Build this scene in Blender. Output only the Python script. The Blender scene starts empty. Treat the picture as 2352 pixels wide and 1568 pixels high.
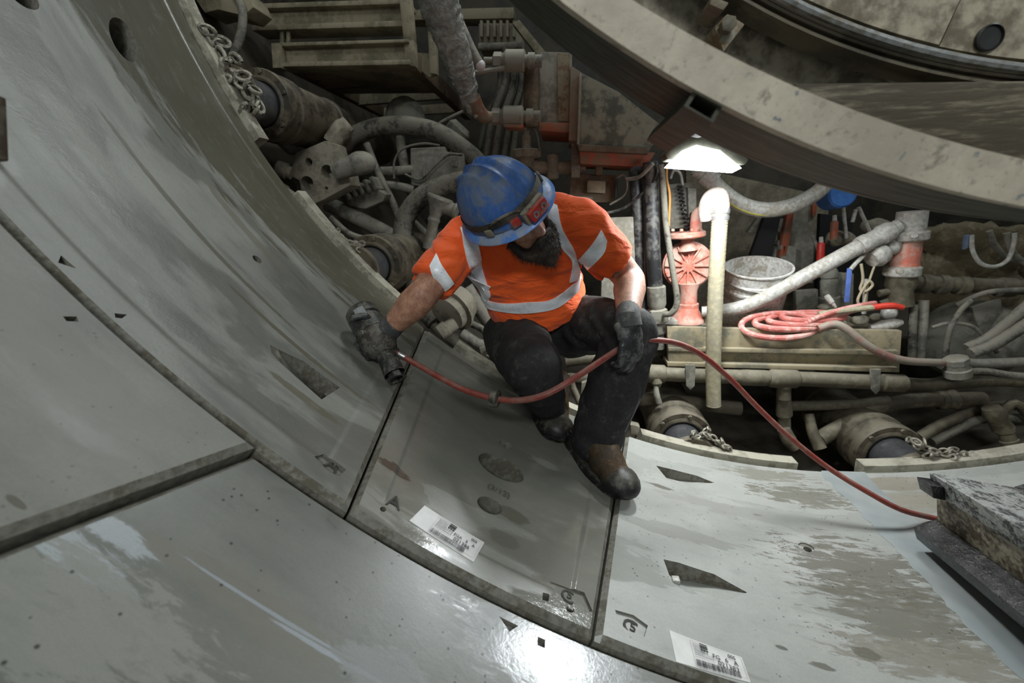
import bpy, bmesh, math, random
from mathutils import Vector as V, Matrix, noise
from mathutils.bvhtree import BVHTree
random.seed(7)
scene = bpy.context.scene
COL = scene.collection

# ---------------------------------------------------------------- camera
FPX = 1011.9                      # focal length in pixels of a 2352 px wide frame
CAM = V((-1.1133, -0.7393, 1.0914))
YAW, PITCH, ROLL = 0.1362, 0.2814, -0.0377
_f = V((-math.sin(YAW)*math.cos(PITCH), math.cos(YAW)*math.cos(PITCH), -math.sin(PITCH)))
_r = V((math.cos(YAW), math.sin(YAW), 0)); _u = _r.cross(_f)
CR = _r*math.cos(ROLL) + _u*math.sin(ROLL)
CU = -_r*math.sin(ROLL) + _u*math.cos(ROLL)
CF = _f
cd = bpy.data.cameras.new('camera'); cam = bpy.data.objects.new('camera', cd); COL.objects.link(cam)
M = Matrix((CR, CU, -CF)).transposed().to_4x4(); M.translation = CAM
cam.matrix_world = M
cd.sensor_width = 36.0; cd.sensor_fit = 'HORIZONTAL'; cd.lens = FPX/2352*36
cd.clip_start = 0.02; cd.clip_end = 60
cd.dof.use_dof = True; cd.dof.focus_distance = 1.42; cd.dof.aperture_fstop = 2.4
scene.camera = cam

# ---------------------------------------------------------------- world, exposure, lights
scene.view_settings.view_transform = 'Standard'; scene.view_settings.look = 'None'
scene.view_settings.gamma = 1.0; scene.view_settings.use_curve_mapping = False
scene.view_settings.exposure = 0.28
w = bpy.data.worlds.new('World'); scene.world = w; w.use_nodes = True
bg = w.node_tree.nodes['Background']; bg.inputs[0].default_value = (0.86, 0.97, 1.0, 1); bg.inputs[1].default_value = 0.23

def light(name, kind, loc, target, power, size=0.3, color=(1, 1, 1), sy=None, spot=None, spread=None):
    l = bpy.data.lights.new(name, kind); l.energy = power; l.color = color
    if kind == 'AREA':
        l.size = size
        if sy: l.shape = 'RECTANGLE'; l.size_y = sy
        if spread: l.spread = spread
    elif kind == 'SPOT':
        l.shadow_soft_size = size; l.spot_size = spot or 2.2; l.spot_blend = .6
    else: l.shadow_soft_size = size
    o = bpy.data.objects.new(name, l); COL.objects.link(o); o.location = loc
    d = (V(target)-V(loc)).normalized(); o.rotation_euler = d.to_track_quat('-Z', 'Y').to_euler()
    return o
# tunnel lamps that stand outside the frame: high on the right, high on the left; from behind, an added soft frontal fill
light('tunnel_lamp_right', 'AREA', (1.6, 0.3, 3.6), (-0.5, 0.6, 0.3), 20, 0.7, (0.93, 0.98, 1.0), 0.35)
light('tunnel_lamp_left', 'AREA', (-1.5, -0.9, 4.3), (-2.4, 0.5, 1.6), 13, 0.7, (0.93, 0.99, 1.0), 0.4)
light('front_fill', 'AREA', (-0.5, -4.6, 3.9), (-0.9, 0.7, 1.0), 98, 2.2, (0.95, 0.99, 1.0), 0.5)
light('tunnel_lamp_ahead', 'AREA', (-1.15, 1.55, 3.2), (-2.2, 0.45, 1.0), 6, 0.5, (0.93, 0.99, 1.0), 0.25, spread=1.9)
light('second_work_lamp', 'AREA', (0.0, 1.14, 1.30), (-0.35, 0.75, 0.0), 8, 0.30, (0.92, 0.97, 1.0), 0.12)

# ---------------------------------------------------------------- picking points in space along a sight line
R = 2.7; RING = 1.053             # tunnel radius, ring width (axis at x=0, z=R, running along +Y)
def ray(x, y): return CF + CR*((x-1176)/FPX) - CU*((y-784)/FPX)
def D(x, y, d): return CAM + ray(x, y)*d
def P(x, y, Y): q = ray(x, y); return CAM + q*((Y-CAM.y)/q.y)
def S(x, y, Rr=R):
    q = ray(x, y); cx, cz = CAM.x, CAM.z-R
    a = q.x*q.x+q.z*q.z; b = 2*(cx*q.x+cz*q.z); c = cx*cx+cz*cz-Rr*Rr
    return CAM + q*((-b+math.sqrt(max(0, b*b-4*a*c)))/(2*a))
def theta(p): return math.atan2(p.x, R-p.z)
def cylp(t, y, r=R): return V((r*math.sin(t), y, R-r*math.cos(t)))
def depth(p): return (p-CAM).dot(CF)
def px2m(px, p): return px*depth(p)/FPX

# ---------------------------------------------------------------- materials
def lin(c):
    if max(c) > 1.0: c = [v/255 for v in c]
    else: return tuple(c[:3])+(1,)
    return tuple((v/12.92 if v <= .04045 else ((v+.055)/1.055)**2.4) for v in c[:3])+(1,)
class NT:
    def __init__(s, name):
        s.m = bpy.data.materials.new(name); s.m.use_nodes = True; s.t = s.m.node_tree; s.n = s.t.nodes
        s.b = s.n['Principled BSDF']
    def new(s, t, **k):
        n = s.n.new(t)
        for a, v in k.items(): setattr(n, a, v)
        return n
    def put(s, sock, v):
        if hasattr(v, 'is_linked') or hasattr(v, 'links'): s.t.links.new(v, sock)
        else: sock.default_value = v
    def noise(s, vec, scale, detail=4, rough=.55, dist=0):
        n = s.new('ShaderNodeTexNoise'); n.inputs['Scale'].default_value = scale; n.inputs['Detail'].default_value = detail
        n.inputs['Roughness'].default_value = rough; n.inputs['Distortion'].default_value = dist
        if vec: s.t.links.new(vec, n.inputs['Vector'])
        return n.outputs['Fac']
    def ramp(s, fac, a, b, ca=0., cb=1.):
        n = s.new('ShaderNodeMapRange', interpolation_type='SMOOTHSTEP'); s.put(n.inputs[0], fac)
        for i, v in enumerate((a, b, ca, cb)): n.inputs[i+1].default_value = v
        return n.outputs[0]
    def math(s, op, a, b=0.):
        n = s.new('ShaderNodeMath', operation=op); s.put(n.inputs[0], a); s.put(n.inputs[1], b); return n.outputs[0]
    def mix(s, fac, a, b):
        n = s.new('ShaderNodeMix', data_type='RGBA'); s.put(n.inputs[0], fac)
        s.put(n.inputs[6], a); s.put(n.inputs[7], b); return n.outputs[2]
    def mixf(s, fac, a, b):
        n = s.new('ShaderNodeMix', data_type='FLOAT'); s.put(n.inputs[0], fac); s.put(n.inputs[2], a); s.put(n.inputs[3], b); return n.outputs[0]
    def mapping(s, vec, scale=(1, 1, 1), loc=(0, 0, 0), rot=(0, 0, 0)):
        n = s.new('ShaderNodeMapping'); s.t.links.new(vec, n.inputs[0])
        n.inputs['Scale'].default_value = scale; n.inputs['Location'].default_value = loc; n.inputs['Rotation'].default_value = rot
        return n.outputs[0]
    def bump(s, h, strength=.3, dist=.01, prev=None):
        n = s.new('ShaderNodeBump'); n.inputs['Strength'].default_value = strength; n.inputs['Distance'].default_value = dist
        s.t.links.new(h, n.inputs['Height'])
        if prev: s.t.links.new(prev, n.inputs['Normal'])
        return n.outputs[0]
    def done(s, col=None, rough=None, nrm=None, metal=None, **k):
        for key, v in (('Base Color', col), ('Roughness', rough), ('Normal', nrm), ('Metallic', metal)):
            if v is not None: s.put(s.b.inputs[key], v)
        for key, v in k.items(): s.put(s.b.inputs[key.replace('_', ' ')], v)
        return s.m
MATS = {}
def grime(name, col, dirt=(112, 106, 92), amount=.5, scale=9, rough=.65, metal=0., dust=.55, dustcol=(150, 144, 128), bump=.35, stretch=(1, 1, 1), spec=.4):
    """painted metal, rubber or plastic under splashed grout, with dust lying on whatever faces upwards"""
    if name in MATS: return MATS[name]
    t = NT(name); tc = t.new('ShaderNodeTexCoord').outputs['Object']; tc = t.mapping(tc, stretch)
    n1 = t.noise(tc, scale, 6, .62); n2 = t.noise(tc, scale*5.3, 4, .6)
    m = t.math('ADD', n1, t.math('MULTIPLY', t.math('SUBTRACT', n2, .5), .5))
    c0 = lin(col); c = t.mix(t.ramp(n2, .3, .75), c0, tuple(v*.62 for v in c0[:3])+(1,))
    c = t.mix(t.ramp(m, .62-.5*amount, .8-.5*amount, 0, .92), c, lin(dirt))
    nz = t.new('ShaderNodeSeparateXYZ'); t.t.links.new(t.new('ShaderNodeNewGeometry').outputs['Normal'], nz.inputs[0])
    dm = t.math('MULTIPLY', t.ramp(nz.outputs[2], .15, .95), t.ramp(n1, .3, .62, .25, 1))
    c = t.mix(t.math('MULTIPLY', dm, dust), c, lin(dustcol))
    rg = t.ramp(m, .3, .75, max(.12, rough-.12), min(1, rough+.18))
    MATS[name] = t.done(c, rg, t.bump(m, bump, .006), metal, Specular_IOR_Level=spec)
    return MATS[name]
def plain(name, col, rough=.5, metal=0., bump=0, scale=40, **k):
    if name in MATS: return MATS[name]
    t = NT(name); tc = t.new('ShaderNodeTexCoord').outputs['Object']; n = t.noise(tc, scale, 3)
    c0 = lin(col); c = t.mix(t.ramp(n, .3, .7), c0, tuple(v*.8 for v in c0[:3])+(1,))
    MATS[name] = t.done(c, rough, t.bump(n, bump, .004) if bump else None, metal, **k); return MATS[name]

# ---------------------------------------------------------------- objects
ORI = {}
def base_of(bm):
    xs = [v.co.x for v in bm.verts]; ys = [v.co.y for v in bm.verts]; zs = [v.co.z for v in bm.verts]
    return V(((min(xs)+max(xs))/2, (min(ys)+max(ys))/2, min(zs)))
def thing(name, label, cat, group=None):
    o = bpy.data.objects.new(name, None); COL.objects.link(o); o.empty_display_size = .05
    tag(o, label, cat, group); return o
def tag(o, label=None, cat=None, group=None, kind=None):
    if label: o['label'] = label
    if cat: o['category'] = cat
    if group: o['group'] = group
    if kind: o['kind'] = kind
    return o
def obj(name, bm, mat, parent=None, label=None, smooth=35):
    if isinstance(bm, bpy.types.Mesh):
        b2 = bmesh.new(); b2.from_mesh(bm); bpy.data.meshes.remove(bm); bm = b2
    o = bpy.data.objects.new(name, None) if False else None
    if parent is not None:
        if parent.name not in ORI:
            ORI[parent.name] = base_of(bm); parent.location = ORI[parent.name]
        org = ORI[parent.name]
    else: org = base_of(bm)
    bmesh.ops.translate(bm, verts=bm.verts, vec=-org)
    me = bpy.data.meshes.new(name); bm.to_mesh(me); bm.free()
    if smooth is not None:
        for p in me.polygons: p.use_smooth = True
        me.set_sharp_from_angle(angle=math.radians(smooth))
    for m_ in (mat if isinstance(mat, (list, tuple)) else [mat]): me.materials.append(m_)
    o = bpy.data.objects.new(name, me); COL.objects.link(o); ORI[o.name] = org
    if parent is not None: o.parent = parent
    else: o.location = org
    if label: o['label'] = label
    return o
def one(name, bm, mat, label, cat, group=None, smooth=35): return tag(obj(name, bm, mat, smooth=smooth), label, cat, group)

# ---------------------------------------------------------------- shapes (each adds to a bmesh and returns it)
def B(): return bmesh.new()
def catmull(pts, n):
    if n <= 1 or len(pts) < 3: return [V(p) for p in pts]
    out = []; q = [V(pts[0])*2-V(pts[1])]+[V(p) for p in pts]+[V(pts[-1])*2-V(pts[-2])]
    for i in range(1, len(q)-2):
        p0, p1, p2, p3 = q[i-1:i+3]
        for j in range(n):
            t = j/n; out.append(.5*((2*p1)+(p2-p0)*t+(2*p0-5*p1+4*p2-p3)*t*t+(3*p1-p0-3*p2+p3)*t**3))
    out.append(q[-2]); return out
def lerp_list(vals, n_out):
    if not isinstance(vals, (list, tuple)): return [vals]*n_out
    o = []
    for i in range(n_out):
        f = i/(max(1, n_out-1))*(len(vals)-1); k = min(int(f), len(vals)-2) if len(vals) > 1 else 0
        o.append(vals[k]+(vals[min(k+1, len(vals)-1)]-vals[k])*(f-k))
    return o
def frames(pts):
    T = []
    for i in range(len(pts)):
        a = pts[max(0, i-1)]; b = pts[min(len(pts)-1, i+1)]; d = (b-a)
        T.append(d.normalized() if d.length > 1e-9 else V((0, 0, 1)))
    n = T[0].orthogonal().normalized(); out = []
    for i, t in enumerate(T):
        n = (n - t*n.dot(t)); n = n.normalized() if n.length > 1e-6 else t.orthogonal().normalized()
        out.append((t, n, t.cross(n)))
    return out
def sweep(bm, pts, rad, seg=10, cap=True, jit=0., rib=0, hollow=0):
    fr = frames(pts); rad = lerp_list(rad, len(pts)); rings = []
    for i, (p, (t, n, b)) in enumerate(zip(pts, fr)):
        rr = rad[i]
        if rib and i % 2: rr *= 1-rib
        ring = []
        for k in range(seg):
            a = 2*math.pi*k/seg; q = p+(n*math.cos(a)+b*math.sin(a))*rr
            if jit: q += (q-p).normalized()*(noise.noise(q*38)*jit+noise.noise(q*90)*jit*.5)
            ring.append(bm.verts.new(q))
        rings.append(ring)
    for a, b_ in zip(rings, rings[1:]):
        for k in range(seg): bm.faces.new((a[k], a[(k+1) % seg], b_[(k+1) % seg], b_[k]))
    if cap:
        bm.faces.new(rings[0][::-1]); bm.faces.new(rings[-1])
    bm.normal_update(); return bm
def tube(bm, pts, r, seg=10, n=6, **k): return sweep(bm, catmull(pts, n), r, seg, **k)
def cyl(bm, a, b, r, r2=None, seg=20): return sweep(bm, [V(a), V(b)], [r, r if r2 is None else r2], seg)
def lathe(bm, p, axis, prof, seg=24, cap=True):
    """prof: (distance along the axis, radius)"""
    axis = V(axis).normalized(); n = axis.orthogonal().normalized(); b = axis.cross(n); rings = []
    for t, r in prof: rings.append([bm.verts.new(V(p)+axis*t+(n*math.cos(2*math.pi*k/seg)+b*math.sin(2*math.pi*k/seg))*max(r, 1e-4)) for k in range(seg)])
    for a, c in zip(rings, rings[1:]):
        for k in range(seg): bm.faces.new((a[k], a[(k+1) % seg], c[(k+1) % seg], c[k]))
    if cap: bm.faces.new(rings[0][::-1]); bm.faces.new(rings[-1])
    bm.normal_update(); return bm
def prism(bm, poly, vec, bev=0.):
    vec = V(vec); a = [bm.verts.new(V(p)) for p in poly]; b = [bm.verts.new(V(p)+vec) for p in poly]; n = len(poly)
    fs = [bm.faces.new(a), bm.faces.new(b[::-1])]+[bm.faces.new((a[(i+1) % n], a[i], b[i], b[(i+1) % n])) for i in range(n)]
    bmesh.ops.recalc_face_normals(bm, faces=fs)
    if bev: bmesh.ops.bevel(bm, geom=list({e for f in fs for e in f.edges}), offset=bev, segments=2, profile=.6, affect='EDGES', clamp_overlap=True)
    return bm
def slab(bm, pix, Y, dy, bev=.004): return prism(bm, [P(x, y, Y) for x, y in pix], (0, dy, 0), bev)
def box(bm, c, hx, hy, hz, bev=.0, ax=None):
    c = V(c); X, Y_, Z = ax or (V((1, 0, 0)), V((0, 1, 0)), V((0, 0, 1)))
    poly = [c+X*sx*hx+Z*sz*hz-Y_*hy for sx, sz in ((-1, -1), (1, -1), (1, 1), (-1, 1))]
    return prism(bm, poly, Y_*2*hy, bev)
def ball(bm, c, r, sc=(1, 1, 1), ax=None, seg=16, rings=10):
    c = V(c); X, Y_, Z = ax or (V((1, 0, 0)), V((0, 1, 0)), V((0, 0, 1)))
    g = bmesh.ops.create_uvsphere(bm, u_segments=seg, v_segments=rings, radius=r)
    for v in g['verts']: q = v.co; v.co = c+X*q.x*sc[0]+Y_*q.y*sc[1]+Z*q.z*sc[2]
    return bm
def torus(bm, c, axis, R_, r, a0=0, a1=2*math.pi, n=32, seg=8, ref=None):
    axis = V(axis).normalized(); x = (V(ref)-axis*axis.dot(V(ref))).normalized() if ref else axis.orthogonal().normalized(); y = axis.cross(x)
    full = abs(a1-a0-2*math.pi) < 1e-6; pts = [V(c)+(x*math.cos(a0+(a1-a0)*i/n)+y*math.sin(a0+(a1-a0)*i/n))*R_ for i in range(n+1)]
    return sweep(bm, pts, r, seg, cap=not full)
def TP(bm, pix, rpx, seg=10, n=6, **k):
    """tube through picked points (x, y, world Y), radius given in photo pixels at its own distance"""
    pts = [P(x, y, Y) for x, y, Y in pix]; m = pts[len(pts)//2]
    r = [px2m(v, m) for v in rpx] if isinstance(rpx, (list, tuple)) else px2m(rpx, m)
    return tube(bm, pts, r, seg, n, **k)
def CPx(bm, a, b, rpx, r2=None, seg=18):
    A = P(*a); E_ = P(*b); return cyl(bm, A, E_, px2m(rpx, A), px2m(r2 if r2 is not None else rpx, E_), seg)
def LPx(bm, a, b, prof, seg=22):
    """lathe from a to b; prof = (fraction along, radius in pixels)"""
    A = P(*a); E_ = P(*b); d = E_-A; return lathe(bm, A, d, [(t*d.length, px2m(r, A+d*t)) for t, r in prof], seg)
def bolts(name, pts, axis, r, h, mat, parent):
    for p in pts:
        bm = B(); lathe(bm, p, axis, [(0, r), (h*.7, r), (h, r*.8)], 6); obj(name, bm, mat, parent)
def evaluated(o):
    dg = bpy.context.evaluated_depsgraph_get(); me = bpy.data.meshes.new_from_object(o.evaluated_get(dg)); return me
def remesh(bm, voxel=.008, it=6, fac=.5):
    me = bpy.data.meshes.new('tmp'); bm.to_mesh(me); bm.free(); o = bpy.data.objects.new('tmp', me); COL.objects.link(o)
    m = o.modifiers.new('r', 'REMESH'); m.mode = 'VOXEL'; m.voxel_size = voxel
    s = o.modifiers.new('s', 'SMOOTH'); s.iterations = it; s.factor = fac
    out = evaluated(o); bpy.data.objects.remove(o); bpy.data.meshes.remove(me)
    b2 = B(); b2.from_mesh(out); bpy.data.meshes.remove(out); return b2
def boolean(me_bm, cutters):
    me = bpy.data.meshes.new('tmp'); me_bm.to_mesh(me); me_bm.free(); o = bpy.data.objects.new('tmp', me); COL.objects.link(o)
    c = bpy.data.meshes.new('cut'); cb = cutters; bmesh.ops.recalc_face_normals(cb, faces=cb.faces); cb.to_mesh(c); cb.free()
    co = bpy.data.objects.new('cut', c); COL.objects.link(co)
    m = o.modifiers.new('b', 'BOOLEAN'); m.operation = 'DIFFERENCE'; m.solver = 'EXACT'; m.object = co; m.use_self = True
    out = evaluated(o); bpy.data.objects.remove(o); bpy.data.objects.remove(co)
    b2 = B(); b2.from_mesh(out); bpy.data.meshes.remove(out); return b2
def text_bm(s, size, org, right, up, nrm, depth=.0006, align='LEFT', bold=0.):
    cu = bpy.data.curves.new('txt', 'FONT'); cu.body = s; cu.size = size; cu.extrude = depth; cu.align_x = align; cu.offset = bold; cu.resolution_u = 3
    o = bpy.data.objects.new('txt', cu); COL.objects.link(o); me = evaluated(o); bpy.data.objects.remove(o); bpy.data.curves.remove(cu)
    bm = B(); bm.from_mesh(me); bpy.data.meshes.remove(me)
    for v in bm.verts: q = v.co.copy(); v.co = V(org)+right*q.x+up*q.y+nrm*q.z
    return bm
def merge(bm, other):
    me = bpy.data.meshes.new('t'); other.to_mesh(me); other.free(); bm.from_mesh(me); bpy.data.meshes.remove(me); return bm
# ================================================================ the concrete lining
def concrete(name, base, stains_glare=(), band=None, speck=.0, wet=.35, streak=.6, seed=0., rough=.55, wetcol=.62, gloss=.2):
    """precast concrete; UV = (arc length, y). stains: (px, py, half length along arc, half length along y, colour, roughness, edge noise)"""
    t = NT(name); uv = t.new('ShaderNodeUVMap').outputs[0]
    uvs = t.mapping(uv, (1, 1, 1), (seed, seed*.7, 0))
    fine = t.noise(uvs, 130, 3, .7); mid = t.noise(uvs, 6, 6, .6)
    st = t.noise(t.mapping(uvs, (1.3, 9, 1)), 1.6, 6, .6, .3)
    c0 = lin(base); dk = tuple(v*.60 for v in c0[:3])+(1,); lt = tuple(min(1, v*1.18) for v in c0[:3])+(1,)
    c = t.mix(t.ramp(mid, .3, .7), c0, lt)
    c = t.mix(t.math('MULTIPLY', t.ramp(st, .45, .7), streak), c, dk)
    c = t.mix(t.math('MULTIPLY', t.ramp(fine, .35, .7), .16), c, dk)
    wn = t.noise(t.mapping(uvs, (.8, 2.6, 1), (3.1, 1.7, 0)), 2.2, 5, .55, .4)
    wm = t.ramp(wn, .62-.3*wet, .70-.3*wet)
    c = t.mix(t.math('MULTIPLY', wm, .7), c, tuple(v*wetcol for v in c0[:3])+(1,))
    rg = t.mixf(wm, rough, gloss); rg = t.math('ADD', rg, t.math('MULTIPLY', t.math('SUBTRACT', fine, .5), .06))
    sep = t.new('ShaderNodeSeparateXYZ'); t.t.links.new(uv, sep.inputs[0])
    for (x, y, ru, rv, colr, rgh, en) in stains_glare:
        s0 = S(x, y); u0, v0 = theta(s0)*R, s0.y
        du = t.math('DIVIDE', t.math('SUBTRACT', sep.outputs[0], u0), ru); dv = t.math('DIVIDE', t.math('SUBTRACT', sep.outputs[1], v0), rv)
        dd = t.math('SQRT', t.math('ADD', t.math('MULTIPLY', du, du), t.math('MULTIPLY', dv, dv)))
        nn = t.noise(t.mapping(uv, (1.5, 6.5, 1), (x*.013, y*.017, 0)), 7.5, 8, .74, .5)
        mk = t.ramp(t.math('ADD', dd, t.math('MULTIPLY', t.math('SUBTRACT', nn, .5), en*1.25)), .72, .96, 1, 0)
        c = t.mix(t.math('MULTIPLY', mk, .85), c, lin(colr)); rg = t.mixf(mk, rg, rgh)
    if band:
        y_, sl, soft, colr, rgh = band; bn = t.noise(t.mapping(uv, (1.2, 7, 1), (2, 5, 0)), 3.2, 6, .62, .3)
        mk = t.ramp(t.math('ADD', t.math('SUBTRACT', sep.outputs[1], t.math('MULTIPLY', sep.outputs[0], sl)), t.math('MULTIPLY', t.math('SUBTRACT', bn, .5), soft)), y_-.05, y_+.04)
        c = t.mix(t.math('MULTIPLY', mk, .85), c, lin(colr)); rg = t.mixf(mk, rg, rgh)
    if speck:
        vo = t.new('ShaderNodeTexVoronoi'); vo.inputs['Scale'].default_value = 46; t.t.links.new(uvs, vo.inputs['Vector'])
        sel = t.math('GREATER_THAN', t.noise(uvs, 7, 3), .50)
        mk = t.math('MULTIPLY', t.math('LESS_THAN', vo.outputs['Distance'], .125), sel)
        c = t.mix(t.math('MULTIPLY', mk, speck), c, (0.012, 0.012, 0.011, 1))
    grain = t.noise(uvs, 420, 2, .6); c = t.mix(t.math('MULTIPLY', t.ramp(grain, .4, .62), .14), c, dk); patch = t.noise(t.mapping(uvs, (1, 2.2, 1)), 13, 6, .68, .4); c = t.mix(t.math('MULTIPLY', t.ramp(patch, .52, .72), .30), c, lt); c = t.mix(t.math('MULTIPLY', t.ramp(patch, .28, .46, 1, 0), .28), c, dk)
    nb = t.bump(fine, .08, .003); nb = t.bump(mid, .12, .012, nb)
    return t.done(c, rg, nb)
CH = .013
EDGE = grime('concrete_edge', (120, 118, 107), (88, 84, 72), .33, 14, .8, 0, .0, bump=.4)
def lining(name, bm, mats, *a):
    for f in bm.faces:
        c = f.calc_center_median(); n = V((-c.x, 0, R-c.z)).normalized()
        if f.normal.dot(n) < .80: f.material_index = 1
    return one(name, bm, [mats, EDGE], *a)
def segment_bm(l0, l1, r0, r1, y0, y1, off=0., panel=0., nu=70, nv=36, thick=.25):
    """curved precast block between two slanting radial joints, with chamfered edges and a shallow inner panel"""
    bm = B(); uvl = bm.loops.layers.uv.new('UVMap')
    arc = R*abs((r0+r1-l0-l1)/2); wid = y1-y0
    us = sorted({0, CH/arc, 1-CH/arc, 1} | {CH/arc+(1-2*CH/arc)*i/nu for i in range(nu+1)} | ({(.075+k*.004)/arc for k in range(5)} | {1-(.075+k*.004)/arc for k in range(5)} if panel else set()))
    vs = sorted({0, CH/wid, 1-CH/wid, 1} | {CH/wid+(1-2*CH/wid)*i/nv for i in range(nv+1)} | ({(.07+k*.004)/wid for k in range(5)} | {1-(.07+k*.004)/wid for k in range(5)} if panel else set()))
    top, bot = [], []
    def ss(x): x = max(0, min(1, x)); return x*x*(3-2*x)
    for u in us:
        a, b = [], []
        for v in vs:
            y = y0+wid*v; tl = l0+(l1-l0)*v; tr = r0+(r1-r0)*v; t = tl+(tr-tl)*u
            e = u in (0, 1) or v in (0, 1)
            d = min(u*arc-.075, (1-u)*arc-.075, v*wid-.07, (1-v)*wid-.07)
            rr = R+off+(CH if e else 0)+(panel*ss(d/.016) if panel else 0)
            a.append(bm.verts.new(cylp(t, y, rr))); b.append(bm.verts.new(cylp(t, y, R+off+thick)))
        top.append(a); bot.append(b)
    nu_, nv_ = len(us), len(vs)
    for i in range(nu_-1):
        for j in range(nv_-1):
            bm.faces.new((top[i][j], top[i+1][j], top[i+1][j+1], top[i][j+1])); bm.faces.new((bot[i][j], bot[i][j+1], bot[i+1][j+1], bot[i+1][j]))
    for i in range(nu_-1):
        bm.faces.new((top[i][0], bot[i][0], bot[i+1][0], top[i+1][0])); bm.faces.new((top[i][-1], top[i+1][-1], bot[i+1][-1], bot[i][-1]))
    for j in range(nv_-1):
        bm.faces.new((top[0][j], top[0][j+1], bot[0][j+1], bot[0][j])); bm.faces.new((top[-1][j], bot[-1][j], bot[-1][j+1], top[-1][j+1]))
    bmesh.ops.recalc_face_normals(bm, faces=bm.faces)
    return bm
def set_uv(bm):
    l = bm.loops.layers.uv.verify()
    for f in bm.faces:
        for lp in f.loops:
            p = lp.vert.co; lp[l].uv = (theta(p)*R, p.y)
def cut(bm, pix, dep, above=.03):
    """recess whose outline on the concrete is given by picked points; dep = depth, or one depth per corner"""
    pts = [S(x, y) for x, y in pix]; dep = dep if isinstance(dep, (list, tuple)) else [dep]*len(pts)
    up = [cylp(theta(p), p.y, R-above) for p in pts]; dn = [cylp(theta(p), p.y, R+d) for p, d in zip(pts, dep)]
    a = [bm.verts.new(p) for p in up]; b = [bm.verts.new(p) for p in dn]; n = len(pts)
    bm.faces.new(a)
    c = bm.verts.new(sum(dn, V((0, 0, 0)))/n)
    for i in range(n): bm.faces.new((b[i], b[(i+1) % n], c)); bm.faces.new((a[(i+1) % n], a[i], b[i], b[(i+1) % n]))
def oval(cx, cy, rx, ry, ang, n=20):
    ca, sa = math.cos(math.radians(ang)), math.sin(math.radians(ang))
    return [(cx+rx*math.cos(2*math.pi*i/n)*ca-ry*math.sin(2*math.pi*i/n)*sa, cy+rx*math.cos(2*math.pi*i/n)*sa+ry*math.sin(2*math.pi*i/n)*ca) for i in range(n)]
rad = math.radians
J1a, J1b, J2a, J2b = rad(-35.62), rad(-39.95), rad(-23.12), rad(-18.78)
J0a, J0b = theta(S(588, 1030)), theta(S(0, 1246)); J0y = S(0, 1246).y
g = .0035/R
def surf(x, y):
    p = S(x, y); n = V((-p.x, 0, R-p.z)).normalized(); return p, n
def on_surface(quad, nx=8, ny=4, lift=.0012):
    """thin sheet glued on the concrete between four picked corners (clockwise from the reading corner)"""
    bm = B(); c = [V((theta(S(*q))*R, S(*q).y, 0)) for q in quad]; rows = []
    for layer in (lift, lift-.001):
        g_ = []
        for j in range(ny+1):
            row = []
            for i in range(nx+1):
                a = c[0].lerp(c[1], i/nx); b = c[3].lerp(c[2], i/nx); q = a.lerp(b, j/ny); row.append(bm.verts.new(cylp(q.x/R, q.y, R-layer)))
            g_.append(row)
        rows.append(g_)
    A, Bt = rows
    for j in range(ny):
        for i in range(nx): bm.faces.new((A[j][i], A[j+1][i], A[j+1][i+1], A[j][i+1])); bm.faces.new((Bt[j][i], Bt[j][i+1], Bt[j+1][i+1], Bt[j+1][i]))
    for i in range(nx):
        for j in (0, ny): bm.faces.new((A[j][i], A[j][i+1], Bt[j][i+1], Bt[j][i]))
    for j in range(ny):
        for i in (0, nx): bm.faces.new((A[j][i], Bt[j][i], Bt[j+1][i], A[j+1][i]))
    bmesh.ops.recalc_face_normals(bm, faces=bm.faces); return bm
INK = plain('print_ink', (38, 38, 40), .7); PAPER = plain('label_paper', (214, 213, 208), .42, scale=14)
CAST = plain('cast_letter_dark', (58, 57, 52), .8)  # flat dark tone for the cast letters
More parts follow.
